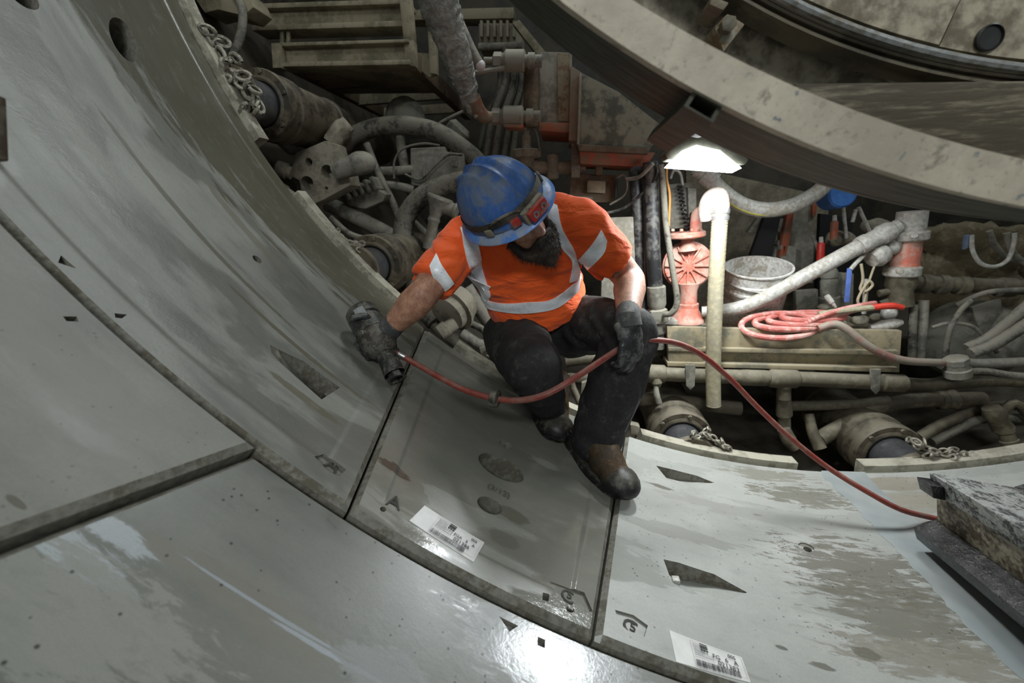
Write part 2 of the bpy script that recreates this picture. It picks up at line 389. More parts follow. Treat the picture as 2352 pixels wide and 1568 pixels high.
def sticker(parent, quad, rows, bars, logo, code, lab):
    st = obj('label_sticker', on_surface(quad), PAPER, parent, lab)
    TL, TR, BR, BL = [S(*q) for q in quad]; n = surf(sum(q[0] for q in quad)/4, sum(q[1] for q in quad)/4)[1]
    def q(u, v): return TL.lerp(TR, u).lerp(BL.lerp(BR, u), v)+n*.0030
    rt = (TR-TL).normalized(); up = (TL-BL); up = (up-rt*up.dot(rt)).normalized(); H = (TL-BL).length; nn = rt.cross(up)
    bm = B()
    for (s, u, v, size) in rows: merge(bm, text_bm(s, size*H, q(u, v), rt, up, nn, .0002))
    obj('print', bm, INK, st, smooth=None)
    bm = B(); rr = random.Random(code); u = bars[0]; 
    while u < bars[1]:
        wd = rr.choice((.0035, .0035, .006, .009)); prism(bm, [q(u, bars[2]), q(u+wd, bars[2]), q(u+wd, bars[3]), q(u, bars[3])], nn*.0003); u += wd+rr.choice((.0035, .005, .008))
    obj('barcode', bm, INK, st, smooth=None)
    bm = B(); u, v, s = logo
    for k in range(3): prism(bm, [q(u, v+k*.055*s), q(u+.09*s, v+k*.055*s), q(u+.09*s, v+(k*.055+.035)*s), q(u, v+(k*.055+.035)*s)], nn*.0003)
    for k in range(3): prism(bm, [q(u+k*.032*s, v+.175*s), q(u+(k*.032+.022)*s, v+.175*s), q(u+(k*.032+.022)*s, v+.235*s), q(u+k*.032*s, v+.235*s)], nn*.0003)
    obj('print_logo', bm, INK, st, smooth=None)
    bm = B()
    for (u0, v0, u1, v1) in ((.27, .1, .27, .92), (.27, .9, .97, .9), (.97, .1, .97, .9), (.27, .1, .97, .1), (.66, .45, .66, .7)):
        d = .003; prism(bm, [q(u0, v0), q(u1+d, v0), q(u1+d, v1+d*2), q(u0, v1+d*2)] if u0 == u1 else [q(u0, v0), q(u1, v0), q(u1, v0+d*2), q(u0, v0+d*2)], nn*.0002)
    for k in range(7):
        v = .16+.065*k; u = .30
        while u < (.44 if k < 5 else .56): wd = rr.uniform(.008, .03); prism(bm, [q(u, v), q(u+wd, v), q(u+wd, v+.025), q(u, v+.025)], nn*.0002); u += wd+.008
    obj('print_frame', bm, plain('faint_ink', (150, 150, 148), .7), st, smooth=None)
def letters(parent, name, items, mat, lift=.0008):
    """cast or scribbled characters: (text, x, y of the reading corner, x, y towards the right, size in metres)"""
    bm = B()
    for (s, x, y, x2, y2, size, dz) in items:
        p, n = surf(x, y); rt = (S(x2, y2)-p); rt = (rt-n*rt.dot(n)).normalized(); up = n.cross(rt)
        merge(bm, text_bm(s, size, p+n*(lift+dz), rt, up, n, .0008))
    return obj(name, bm, mat, parent, smooth=None)

GREY = (118, 118, 108)
DARK = (66, 63, 52)
# ---- left segment of the new ring
mL = concrete('concrete_left', (122, 122, 114), [
    (690, 800, .30, .010, (88, 84, 68), .3, 1.0), (480, 560, .4, .010, (92, 90, 76), .3, 1.0), (360, 420, .3, .010, (96, 94, 82), .3, 1.0),
    (710, 920, .14, .014, (94, 90, 74), .35, 1.2), (560, 520, .25, .02, (110, 108, 96), .3, 1.4), (200, 330, .2, .03, (112, 110, 100), .35, 1.2)], band=(1.26, .21, .62, (76, 73, 58), .24), wet=.5, streak=.9, seed=1.3, rough=.45, gloss=.28)
bm = segment_bm(rad(-128), rad(-128), J1a-g, J1b-g, .004, RING, 0, .003, 110, 40)
ct = B()
cut(ct, [(622, 790), (640, 800), (700, 828), (782, 888), (740, 915), (700, 880), (650, 835), (625, 808)], [.004, .004, .05, .085, .085, .07, .02, .004])
cut(ct, oval(286, 90, 57, 25, 62), .13); cut(ct, oval(52, -14, 50, 20, 40), .13)
cut(ct, oval(592, 594, 13, 5.5, 38, 12), .06)
cut(ct, [(140, 586), (176, 617), (133, 603)], .012); cut(ct, [(263, 719), (292, 722), (280, 731), (265, 729)], .012)
cut(ct, [(722, 1048), (745, 1040), (795, 1078), (780, 1093), (755, 1082)], .010)
bm = boolean(bm, ct); set_uv(bm)
seg_left = lining('concrete_segment', bm, mL, 'tall curved concrete segment rising at left under the air wrench, with an oval grout hole', 'concrete segment', 'precast segments of the new ring')
letters(seg_left, 'cast_letter', [('A', 744, 1062, 775, 1086, .056, -.008)], CAST)
bm = B(); p, n = surf(757, 905); q, _ = surf(780, 886); d = (q-p).normalized(); prism(bm, [p-n*.01, q-n*.01, q-n*.03, p-n*.03], n.cross(d)*.012); prism(bm, [p-n*.02-d*.04, p-n*.02-d*.02, p-n*.045-d*.02, p-n*.045-d*.04], n.cross(d)*.03)
obj('bolt_insert', bm, grime('wet_steel', (84, 84, 80), amount=.3, rough=.4, metal=.5), seg_left)
# ---- narrow middle segment, under the worker
mM = concrete('concrete_middle', (126, 126, 116), [
    (905, 1075, .055, .02, (74, 66, 58), .12, 1.4), (1010, 800, .14, .016, (104, 102, 92), .14, 1.5), (1090, 850, .2, .02, (92, 90, 80), .14, 1.6),
    (1180, 1180, .055, .028, (92, 90, 78), .1, .9), (1160, 1235, .05, .03, (104, 103, 94), .1, .9), (1250, 1060, .07, .02, (150, 150, 144), .2, 1.8)], wet=.75, streak=.3, seed=4.1, rough=.34, wetcol=.8, gloss=.10)
bm = segment_bm(J1a+g, J1b+g, J2a-g, J2b-g, .004, RING, 0, .004, 60, 44)
ct = B()
cut(ct, oval(1152, 1072, 58, 23, 28), .23); cut(ct, oval(1126, 1158, 31, 17, 28), .22); cut(ct, oval(1163, 1019, 17, 7, 25, 12), .05)
cut(ct, [(1265, 1332), (1342, 1360), (1362, 1404), (1335, 1405), (1283, 1380)], [.007]*5)
cut(ct, [(1247, 1360), (1262, 1364), (1260, 1381), (1246, 1377)], .016); cut(ct, oval(1310, 1399, 10, 7, 25, 10), .015)
cut(ct, oval(880, 1169, 7.5, 6, 20, 10), .012)
bm = boolean(bm, ct); set_uv(bm)
seg_mid = lining('concrete_segment', bm, mM, 'narrow wet concrete segment the worker stands on, with two round sockets', 'concrete segment', 'precast segments of the new ring')
letters(seg_mid, 'cast_letter', [('A', 884, 1158, 914, 1172, .055, 0)], CAST)
letters(seg_mid, 'cast_letter', [('C', 1288, 1370, 1323, 1387, .050, -.006), ('5', 1303, 1367, 1325, 1378, .030, -.006)], CAST)
letters(seg_mid, 'pencil_note', [('(3/12)', 1119, 1118, 1168, 1142, .030, 0)], plain('faint_pencil', (86, 85, 76), .8))
sticker(seg_mid, [(975, 1161), (1112, 1246), (1087, 1291), (940, 1196)],
        [('021386', .61, .70, .21), ('FGA', .58, .49, .17), ('5', .77, .49, .17), ('A', .87, .49, .17), ('005', .82, .27, .16)], (.29, .82, .73, .94), (.46, .10, 1.15), 3, 'white barcode label with curled corner')
# ---- right segment
mR = concrete('concrete_right', (150, 151, 145), [
    (1975, 1310, .22, .13, (98, 95, 84), .3, 4.2), (2080, 1420, .22, .13, (98, 95, 83), .3, 3.4), (1850, 1140, .2, .07, (106, 103, 92), .25, 3.4), (1760, 1090, .2, .05, (124, 121, 110), .25, 3.2),
    (2120, 1510, .24, .06, (122, 118, 106), .35, 3.2), (1520, 1118, .055, .014, (88, 86, 76), .3, 3.0), (1890, 1530, .035, .012, (92, 89, 78), .35, 1.2), (1990, 1500, .04, .02, (92, 89, 76), .35, 1.6),
    (1795, 1487, .018, .007, (84, 82, 72), .3, .8), (1740, 1182, .02, .006, (120, 117, 106), .3, .6), (1770, 1165, .016, .005, (120, 117, 106), .3, .6), (1885, 1244, .018, .006, (122, 119, 108), .3, .6), (1900, 1262, .018, .006, (122, 119, 108), .3, .6),
    (2060, 1110, .16, .06, (132, 124, 110), .3, 1.2), (2200, 1150, .3, .08, (138, 132, 118), .35, 1.6)], speck=.6, wet=.40, streak=.16, seed=7.7, rough=.42, wetcol=.92, gloss=.13)
bm = segment_bm(J2a+g, J2b+g, rad(42), rad(42), .004, RING, .0, 0., 90, 40)
ct = B()
cut(ct, [(1507, 1069), (1538, 1076), (1600, 1092), (1640, 1108), (1600, 1114), (1530, 1097)], [.05, .05, .03, .003, .004, .05])
cut(ct, [(1524, 1284), (1560, 1292), (1640, 1318), (1716, 1360), (1672, 1378), (1563, 1346), (1537, 1320)], [.06, .06, .04, .003, .004, .055, .06])
cut(ct, oval(1852, 1257, 20, 9, 22, 14), .004); cut(ct, oval(1856, 1259, 11, 5, 22, 12), .05)
cut(ct, [(1413, 1400), (1455, 1412), (1488, 1436), (1480, 1462), (1440, 1446), (1420, 1428)], [.006]*6)
bm = boolean(bm, ct); set_uv(bm)
seg_right = lining('concrete_segment', bm, mR, 'broad pale concrete segment across the invert, with two wedge-shaped bolt pockets', 'concrete segment', 'precast segments of the new ring')
letters(seg_right, 'cast_letter', [('C', 1430, 1443, 1460, 1458, .058, -.005), ('5', 1447, 1442, 1468, 1453, .034, -.005)], CAST)
sticker(seg_right, [(1537, 1447), (1703, 1510), (1724, 1568), (1553, 1520)],
        [('021383', .60, .70, .21), ('FG', .55, .48, .19), ('6', .72, .48, .19), ('A', .84, .48, .19), ('005', .78, .26, .16)], (.29, .88, .73, .95), (.40, .10, 1.15), 9, 'white barcode label beside the near joint')
bm = B(); p, n = surf(1553, 1333); box(bm, p+n*-.004, .010, .010, .012, .003); obj('bolt_insert', bm, grime('bright_plastic', (190, 190, 184), amount=.2, rough=.3), seg_right)
# ---- the older ring, nearer the camera
mA = concrete('concrete_near', (103, 104, 97), [
    (185, 1265, .075, .028, (158, 164, 166), .32, 1.5), (275, 1215, .07, .02, (156, 162, 164), .32, 1.6), (235, 1300, .09, .012, (152, 158, 160), .34, 1.5),
    (100, 1420, .16, .09, (130, 131, 124), .4, 3.2), (260, 1420, .14, .07, (130, 130, 123), .42, 3.2),
    (560, 1330, .10, .035, (104, 102, 92), .5, 2.2), (650, 1430, .16, .04, (104, 102, 92), .45, 2.4), (400, 1260, .06, .02, (106, 104, 94), .45, 2.2), (620, 1390, .17, .0035, (144, 150, 154), .3, .9), (780, 1500, .13, .005, (150, 156, 160), .3, 1.0),
    (1300, 1510, .26, .10, (150, 152, 150), .16, 1.6), (890, 1540, .1, .045, (142, 144, 142), .2, 1.5)], speck=.9, wet=.18, streak=.35, seed=2.2, rough=.36, wetcol=.75, gloss=.24)  # last two entries are lamp glare on the wet floor, painted as pale patches
J0s = (J0b-J0a)/(-J0y)
bm = segment_bm(J0a+J0s*1.3+g, J0a+g, rad(20), rad(20), -1.3, -.004, .012, 0, 90, 40)
ct = B()
cut(ct, [(1152, 1406), (1196, 1428), (1176, 1441)], .024); cut(ct, [(1241, 1453), (1258, 1460), (1257, 1479), (1240, 1472)], .026)
bm = boolean(bm, ct); set_uv(bm)
seg_near = lining('concrete_segment', bm, mA, 'foreground concrete segment splashed with pale grout, nearest the camera', 'concrete segment', 'precast segments of the older ring')
mB = concrete('concrete_near_left', (118, 117, 109), [(30, 1165, .018, .006, (80, 78, 66), .6, .8), (120, 820, .25, .06, (118, 116, 108), .5, 1.6)], speck=.35, wet=.2, streak=.4, seed=5.5, rough=.5, wetcol=.8, gloss=.4)
bm = segment_bm(rad(-112)+J0s*1.3, rad(-112), J0a+J0s*1.3-g, J0a-g, -1.3, -.004, -.012, 0, 70, 40)
ct = B(); cut(ct, [(138, 736), (170, 736), (174, 748), (146, 747)], .026)
bm = boolean(bm, ct); set_uv(bm)
seg_nl = lining('concrete_segment', bm, mB, 'smooth grey concrete segment at the left edge, above the slanting foreground joint', 'concrete segment', 'precast segments of the older ring')
# rest of both rings, overhead and to the right, so that the tunnel closes around the lamps
mC = concrete('concrete_over', (120, 120, 110), wet=.2, streak=.4, seed=9.0)
for i, (a, b, y0, y1, lab) in enumerate(((42.3, 95, .004, RING, 'concrete segment high on the right side, outside the picture'), (20.3, 80, -1.3, -.004, 'concrete segment right of the foreground one, outside the picture'))):
    bm = segment_bm(rad(a), rad(a), rad(b), rad(b), y0, y1, 0, 0, 24, 8); set_uv(bm)
    lining('concrete_segment', bm, mC, lab, 'concrete segment', 'precast segments of the new ring' if i == 0 else 'precast segments of the older ring')
# ---- water standing in the invert
t = NT('milky_water'); tc = t.new('ShaderNodeTexCoord').outputs['Object']; n1 = t.noise(tc, 5, 3)
mW = t.done(t.mix(t.ramp(n1, .35, .65), lin((134, 140, 139)), lin((150, 154, 151))), .10, t.bump(n1, .05, .01), Specular_IOR_Level=.6)
bm = B(); ws = .0045; rows = []
random.seed(3)
for i in range(61):
    y = RING-.006-i*(RING-.012)/60
    lw = -.068-.012*noise.noise(V((y*9, 1.2, 0)))-.016*noise.noise(V((y*34, 2.2, 0))); rw = .10+.05*noise.noise(V((y*4, 7, 0)))
    rows.append([bm.verts.new((x, y, max(R-math.sqrt(R*R-x*x)+.0008, .0016) if k in (0, 8) else .0024)) for k, x in ((k, lw+(rw-lw)*k/8) for k in range(9))])
for a, b in zip(rows, rows[1:]):
    for k in range(8): bm.faces.new((a[k], a[k+1], b[k+1], b[k]))
bmesh.ops.recalc_face_normals(bm, faces=bm.faces)
if bm.faces[:][0].normal.z < 0: bmesh.ops.reverse_faces(bm, faces=bm.faces)
one('puddle', bm, mW, 'milky puddle lying along the invert beside the steel rail', 'puddle')
# ---- shield skin, bulkhead
skin = grime('shield_steel', (58, 54, 46), (82, 76, 64), .5, 3, .7, .2, .3)
def skin_bm(a, b, n, r=3.02, y0=-1.35, y1=3.6, th=.04):
    bm = B(); rows = [[bm.verts.new(cylp(rad(a+(b-a)*i/n), y, rr)) for y, rr in ((y0, r), (y1, r), (y1, r+th), (y0, r+th))] for i in range(n+1)]
    for p, q in zip(rows, rows[1:]):
        for k in range(4): bm.faces.new((p[k], p[(k+1) % 4], q[(k+1) % 4], q[k]))
    bm.faces.new(rows[0][::-1]); bm.faces.new(rows[-1]); bmesh.ops.recalc_face_normals(bm, faces=bm.faces); return bm
tag(obj('wall_left', skin_bm(-150, -24, 48), skin), kind='structure')
tag(obj('floor', skin_bm(-24, 24, 24), skin), kind='structure')
tag(obj('wall_right', skin_bm(24, 110, 32), skin), kind='structure')
bm = B(); box(bm, (0, 3.66, R), 3.1, .05, 3.1); tag(obj('wall_back', bm, grime('bulkhead_steel', (46, 44, 38), (70, 66, 56), .45, 2.2, .75, .1, .3)), kind='structure')
# ================================================================ the worker
def skin_mat():
    t = NT('skin'); tc = t.new('ShaderNodeTexCoord').outputs['Object']; n = t.noise(tc, 45, 5, .65); n2 = t.noise(t.mapping(tc, (1, 1, .25)), 260, 2)
    c = t.mix(t.ramp(n, .3, .72), lin((152, 108, 86)), lin((188, 140, 114))); c = t.mix(t.math('MULTIPLY', t.ramp(n2, .5, .68), .38), c, lin((96, 66, 50)))
    return t.done(c, .55, t.bump(n2, .25, .002), Subsurface_Weight=.05)
SKIN = skin_mat()
def shirt_mat():
    t = NT('orange_jersey'); tc = t.new('ShaderNodeTexCoord').outputs['Object']; n = t.noise(t.mapping(tc, (1, 1, 2.4), rot=(0, .3, 0)), 9, 3, .5, .5); weave = t.noise(tc, 420, 2)
    c = t.mix(t.ramp(t.noise(tc, 14, 5), .3, .75), lin((232, 84, 18)), lin((240, 98, 30)))
    return t.done(c, .85, t.bump(weave, .2, .001, t.bump(n, .7, .03)), Sheen_Weight=.15)
SHIRT = shirt_mat()
def retro():
    t = NT('reflective_tape'); tc = t.new('ShaderNodeTexCoord').outputs['Object']; n = t.noise(tc, 26, 4, .6, .8); n2 = t.noise(tc, 120, 4, .7)
    c = t.mix(t.ramp(n, .3, .7), lin((236, 239, 244)), lin((252, 253, 255))); c = t.mix(t.math('MULTIPLY', t.ramp(n2, .60, .68), .6), c, lin((120, 112, 112)))
    return t.done(c, .42, t.bump(n, .35, .006), .1)
TAPE = retro()
TROUSER = grime('black_work_cloth', (34, 34, 33), (64, 64, 60), .22, 16, .85, 0, .14, (92, 92, 86), .5)
GLOVE = grime('glove_knit', (70, 70, 70), (96, 96, 92), .3, 30, .8, 0, .15, bump=.5)
PALM = grime('glove_rubber', (42, 43, 44), (88, 88, 84), .32, 24, .42, 0, .22, bump=.3)
LEATHER = grime('boot_leather', (92, 66, 38), (46, 40, 32), .5, 16, .6, 0, .3, (116, 98, 72), .6)
RUBBER = grime('boot_rubber', (26, 26, 25), (80, 78, 70), .25, 16, .45, 0, .2, bump=.4)
def limb(bm, pts, rads, n=5, seg=16, flat=None):
    p = catmull(pts, n); r = lerp_list(rads, len(p)); sweep(bm, p, r, seg); ball(bm, p[0], r[0]*.98, seg=14, rings=8); ball(bm, p[-1], r[-1]*.98, seg=14, rings=8)
# joints: picked on the sight lines, at the distances a crouching man of this size needs
hipR, hipL = D(1182, 775, 1.80), D(1318, 745, 1.78); pel = D(1250, 745, 1.80)
kneeR, ankR = D(1226, 846, 1.40), D(1266, 935, 1.70)
kneeL, ankL = D(1452, 764, 1.47), D(1368, 1012, 1.60)
waist, chest, upper = D(1232, 682, 1.72), D(1206, 600, 1.56), D(1192, 540, 1.50)
shR, shL = D(1064, 560, 1.50), D(1340, 524, 1.47)
elbR, wrR = D(972, 676, 1.36), D(893, 757, 1.42)
elbL, wrL = D(1447, 640, 1.56), D(1442, 728, 1.345)
neck = D(1182, 508, 1.45); hc = D(1175, 498, 1.350)
# head axes: facing down to the right and towards the viewer
fw = (CR*.61+CU*-.36+CF*-.70).normalized(); upv = (CR*-.54+CU*.55+CF*-.62); upv = (upv-fw*upv.dot(fw)).normalized(); sd = fw.cross(upv)
HX = (sd, fw, upv)
def hd(x, y, z): return hc+sd*x+fw*y+upv*z
# ---- body (skin), one continuous surface
bm = B()
ball(bm, hd(0, -.01, .03), .1, (.78, .98, 1.0), HX, 24, 16)                       # skull
ball(bm, hd(0, .035, -.055), .07, (.82, .85, 1.0), HX, 20, 14)                    # jaw
ball(bm, hd(0, .082, -.10), .026, (1, .8, .8), HX)                                # chin
tube(bm, [hd(0, .082, .012), hd(0, .102, -.016), hd(0, .112, -.036)], [.011, .014, .018], 10, 3)   # nose
ball(bm, hd(0, .112, -.038), .017, (1, 1, .8), HX); ball(bm, hd(.013, .102, -.040), .011, (1, 1, .8), HX); ball(bm, hd(-.013, .102, -.040), .011, (1, 1, .8), HX)
ball(bm, hd(0, .076, .022), .055, (1.0, .35, .28), HX)                            # brow
for s in (-1, 1):
    ball(bm, hd(s*.040, .070, -.022), .026, (1, .7, .8), HX)                      # cheek
    ball(bm, hd(s*.084, -.012, -.012), .030, (.34, .7, 1.05), HX)                 # ear
tube(bm, [hd(-.024, .096, -.068), hd(0, .102, -.066), hd(.024, .096, -.068)], [.006, .009, .006], 8, 3)
limb(bm, [D(1185, 540, 1.53), neck, hd(0, -.025, -.05)], [.050, .060, .060])
limb(bm, [shR, shR.lerp(elbR, .5)+CU*.004, elbR], [.062, .058, .048]); limb(bm, [elbR, elbR.lerp(wrR, .32), wrR], [.050, .052, .032])
limb(bm, [shL, shL.lerp(elbL, .5), elbL], [.062, .060, .050]); limb(bm, [elbL, elbL.lerp(wrL, .32), wrL], [.052, .055, .034])
limb(bm, [upper, chest, waist, pel], [.06, .085, .085, .10], 5, 20); limb(bm, [shR, upper, shL], [.05, .055, .05])
body = remesh(bm, .0075, 8)
me_body = obj('person', body, SKIN, smooth=180)
person = tag(me_body, 'bearded worker in orange high visibility shirt crouching with an air wrench in one hand', 'person')
# ---- shirt
bm = B()
def torso(bm):
    def ring(c, hx, hz, ax, ay): return [(c+ax*hx*math.cos(a)+ay*hz*math.sin(a)) for a in (2*math.pi*k/28 for k in range(28))]
    ax = (shL-shR).normalized(); secs = []
    for c, hx, hz in ((D(1240, 716, 1.74), .186, .155), (D(1234, 700, 1.72), .188, .158), (D(1222, 668, 1.69), .192, .158), (D(1213, 628, 1.63), .196, .150), (D(1205, 585, 1.57), .206, .140), (D(1198, 548, 1.53), .200, .125), (D(1190, 518, 1.50), .15, .105)):
        secs.append((c, hx, hz))
    rings = []
    for i, (c, hx, hz) in enumerate(secs):
        t = (secs[max(0, i-1)][0]-secs[min(len(secs)-1, i+1)][0]).normalized(); a = (ax-t*ax.dot(t)).normalized(); b = t.cross(a)
        rings.append([bm.verts.new(q) for q in ring(c, hx, hz, a, b)])
    for p, q in zip(rings, rings[1:]):
        for k in range(28): bm.faces.new((p[k], p[(k+1) % 28], q[(k+1) % 28], q[k]))
    bm.faces.new(rings[0][::-1]); bm.faces.new(rings[-1])
    return rings
torso(bm)
cuffR = shR.lerp(elbR, .82); cuffL = shL.lerp(elbL, .68)
limb(bm, [upper+CU*.0, (upper+shR)/2+CU*.030, shR+CU*.006], [.10, .090, .085]); limb(bm, [upper, (upper+shL)/2+CU*.034, shL+CU*.006], [.10, .092, .088]); limb(bm, [upper, neck-CU*.01], [.12, .082])
sweep(bm, [shR, shR.lerp(cuffR, .5), cuffR], [.086, .078, .072], 22); sweep(bm, [shL, shL.lerp(cuffL, .5), cuffL], [.090, .084, .078], 22)
# creases drawn out of the cloth at the armpits and over the belly
sh = remesh(bm, .0075, 9)
for v in sh.verts:
    p = v.co; v.co = p+v.normal*(.0065*math.sin(noise.noise(V((p.x*5, p.y*5, p.z*9))+V((3, 1, 2)))*16)*(.55+.6*noise.noise(p*4)) + .004*noise.noise(p*20))
sh.normal_update()
tm = bpy.data.meshes.new('t'); sh.to_mesh(tm); tb = B(); tb.from_mesh(tm); bpy.data.meshes.remove(tm); bvh = BVHTree.FromBMesh(tb)
shirt = obj('shirt', sh, SHIRT, person, 'orange short-sleeved high visibility shirt', smooth=180)
def onto(q):
    d = (q-CAM).normalized(); h = bvh.ray_cast(CAM, d)
    if h[0] is None: h = bvh.find_nearest(q)
    n = h[1]; return h[0]+n*.0042, n
def tape(name, left, right, dp, n=26, m=5):
    """tape sewn on the cloth between two picked edge lines"""
    L_ = catmull([V((x, y, 0)) for x, y in left], 12); R_ = catmull([V((x, y, 0)) for x, y in right], 12); bm = B(); G = []
    def at(l, f): k = f*(len(l)-1); i = min(int(k), len(l)-2); return l[i].lerp(l[i+1], k-i)
    for i in range(n+1):
        a, b = at(L_, i/n), at(R_, i/n); row = []
        for j in range(m+1):
            q = a.lerp(b, j/m); h, nn = onto(D(q.x, q.y, dp)); row.append((bm.verts.new(h), bm.verts.new(h-nn*.006)))
        G.append(row)
    for i in range(n):
        for j in range(m):
            for k in (0, 1): bm.faces.new((G[i][j][k], G[i+1][j][k], G[i+1][j+1][k], G[i][j+1][k]))
    for i in range(n):
        for j in (0, m): bm.faces.new((G[i][j][0], G[i][j][1], G[i+1][j][1], G[i+1][j][0]))
    for j in range(m):
        for i in (0, n): bm.faces.new((G[i][j][0], G[i][j+1][0], G[i][j+1][1], G[i][j][1]))
    bmesh.ops.recalc_face_normals(bm, faces=bm.faces)
    return obj(name, bm, TAPE, shirt, smooth=60)
tape('reflective_strip', [(1058, 522), (1068, 580), (1080, 620), (1106, 690)], [(1096, 540), (1103, 590), (1112, 630), (1128, 680)], 1.5)
tape('reflective_strip', [(1252, 462), (1262, 510), (1290, 570), (1314, 602), (1308, 648)], [(1280, 472), (1292, 525), (1318, 572), (1328, 605), (1334, 640)], 1.5)
tape('reflective_strip', [(1080, 640), (1106, 682), (1150, 696), (1210, 694), (1270, 686), (1332, 640)], [(1078, 655), (1112, 702), (1160, 716), (1215, 718), (1280, 706), (1328, 668)], 1.55, 40, 5)
tape('sleeve_band', [(1003, 582), (1012, 606), (1026, 628), (1041, 650)], [(987, 612), (998, 638), (1012, 660), (1025, 668)], 1.45, 16, 5)
tape('sleeve_band', [(1380, 528), (1366, 552), (1345, 578), (1328, 597)], [(1394, 552), (1388, 580), (1366, 604), (1347, 622)], 1.45, 16, 5)
# ---- trousers
bm = B()
limb(bm, [hipR, pel+CU*.01, hipL], [.135, .14, .135], 4, 20); limb(bm, [D(1240, 700, 1.78), pel], [.135, .14])
limb(bm, [hipR, hipR.lerp(kneeR, .5)+CU*.002, kneeR], [.125, .115, .092]); limb(bm, [kneeR, kneeR.lerp(ankR, .4)+CU*-.015, ankR], [.083, .078, .058])
limb(bm, [hipL, hipL.lerp(kneeL, .5)+CU*.010, kneeL], [.128, .106, .088]); limb(bm, [kneeL, kneeL.lerp(ankL, .45)+CU*-.0, ankL], [.088, .100, .092])
tr = remesh(bm, .008, 8)
for v in tr.verts:
    p = v.co; v.co = p+v.normal*(.007*math.sin(noise.noise(p*6)*13)*(.4+.6*abs(noise.noise(p*3+V((5, 5, 5)))))+.004*noise.noise(p*16))
tr.normal_update(); tm = bpy.data.meshes.new('t'); tr.to_mesh(tm); tb = B(); tb.from_mesh(tm); bpy.data.meshes.remove(tm); bvh_t = BVHTree.FromBMesh(tb)
trousers = obj('trousers', tr, TROUSER, person, 'black dusty work trousers', smooth=180)
# seam piping down the outside of the left leg
bm = B(); pts = []
for x, y in ((1484, 715), (1496, 745), (1492, 790), (1480, 860), (1464, 930), (1448, 1000)):
    h = bvh_t.find_nearest(D(x, y, 1.5)); pts.append(h[0]+h[1]*.001)
tube(bm, pts, .0022, 6, 5); obj('seam', bm, plain('grey_seam', (104, 106, 106), .6), trousers)
# ---- boots
def boot(toe, heel_dir, length, ank, name):
    """toe: contact point under the toe cap; heel_dir: unit vector towards the heel along the ground"""
    K = 1.16; n = V((-toe.x, 0, R-toe.z)).normalized(); f_ = -(heel_dir-n*heel_dir.dot(n)).normalized(); s = f_.cross(n)
    def q(a, b, c): return toe-f_*a*length+s*b*K+n*c*K
    up = B()
    ball(up, q(.12, 0, .044), .05*K, (1.16, 1.25, .80), (s, f_, n), 20, 12); ball(up, q(.35, 0, .055), .05*K, (1.02, 1.4, 1.0), (s, f_, n), 20, 12)
    limb(up, [q(.25, 0, .055), q(.5, 0, .078), q(.74, 0, .085)], [.052, .060, .060]); ball(up, q(.84, 0, .055), .044*K, (.95, 1.0, 1.15), (s, f_, n))
    limb(up, [q(.70, 0, .07), q(.74, 0, .13), ank], [.055, .056, .060])
    u = remesh(up, .0065, 7)
    b = obj(name, u, LEATHER, person, smooth=180)
    sole = B(); out = []
    for k in range(28):
        a = 2*math.pi*k/28; x = .5-.5*math.cos(a); w_ = (.052 if x < .45 else .052-.016*math.sin((x-.45)/.4*1.57) if x < .85 else .038)*abs(math.sin(a))**.55*(1 if math.sin(a) > 0 else -1); out.append(q(x*1.02-.01, w_, 0))
    prism(sole, out, n*.026, .003); obj('sole', sole, RUBBER, b)
    cap = B(); ball(cap, q(.112, 0, .043), .0565*K*.97, (1.10, 1.22, .80), (s, f_, n), 20, 12); geom = [v for v in cap.verts if (v.co-q(.15, 0, 0)).dot(f_) < 0 or (v.co-q(0, 0, .02)).dot(n) < 0]
    bmesh.ops.delete(cap, geom=geom, context='VERTS'); obj('toe_cap', cap, RUBBER, b, 'scuffed black toe cap', smooth=180)
    collar = B(); torus(collar, ank+n*.0, (ank-q(.74, 0, .1)).normalized(), .058, .012); obj('collar', collar, LEATHER, b)
    for k in range(4):
        lace = B(); a = .40+k*.085; h = .112+k*.010
        tube(lace, [q(a, -.03, h-.014), q(a, 0, h), q(a+.03, .03, h-.012)], .0035, 6, 3); obj('lace', lace, GLOVE, b)
    return b
tl = S(1424, 1146); boot(tl, V((-.62, .78, 0)).normalized(), .31, ankL, 'boot')
tr_ = S(1270, 1013); boot(tr_, V((-.32, .95, 0)).normalized(), .30, ankR+CU*.0, 'boot')
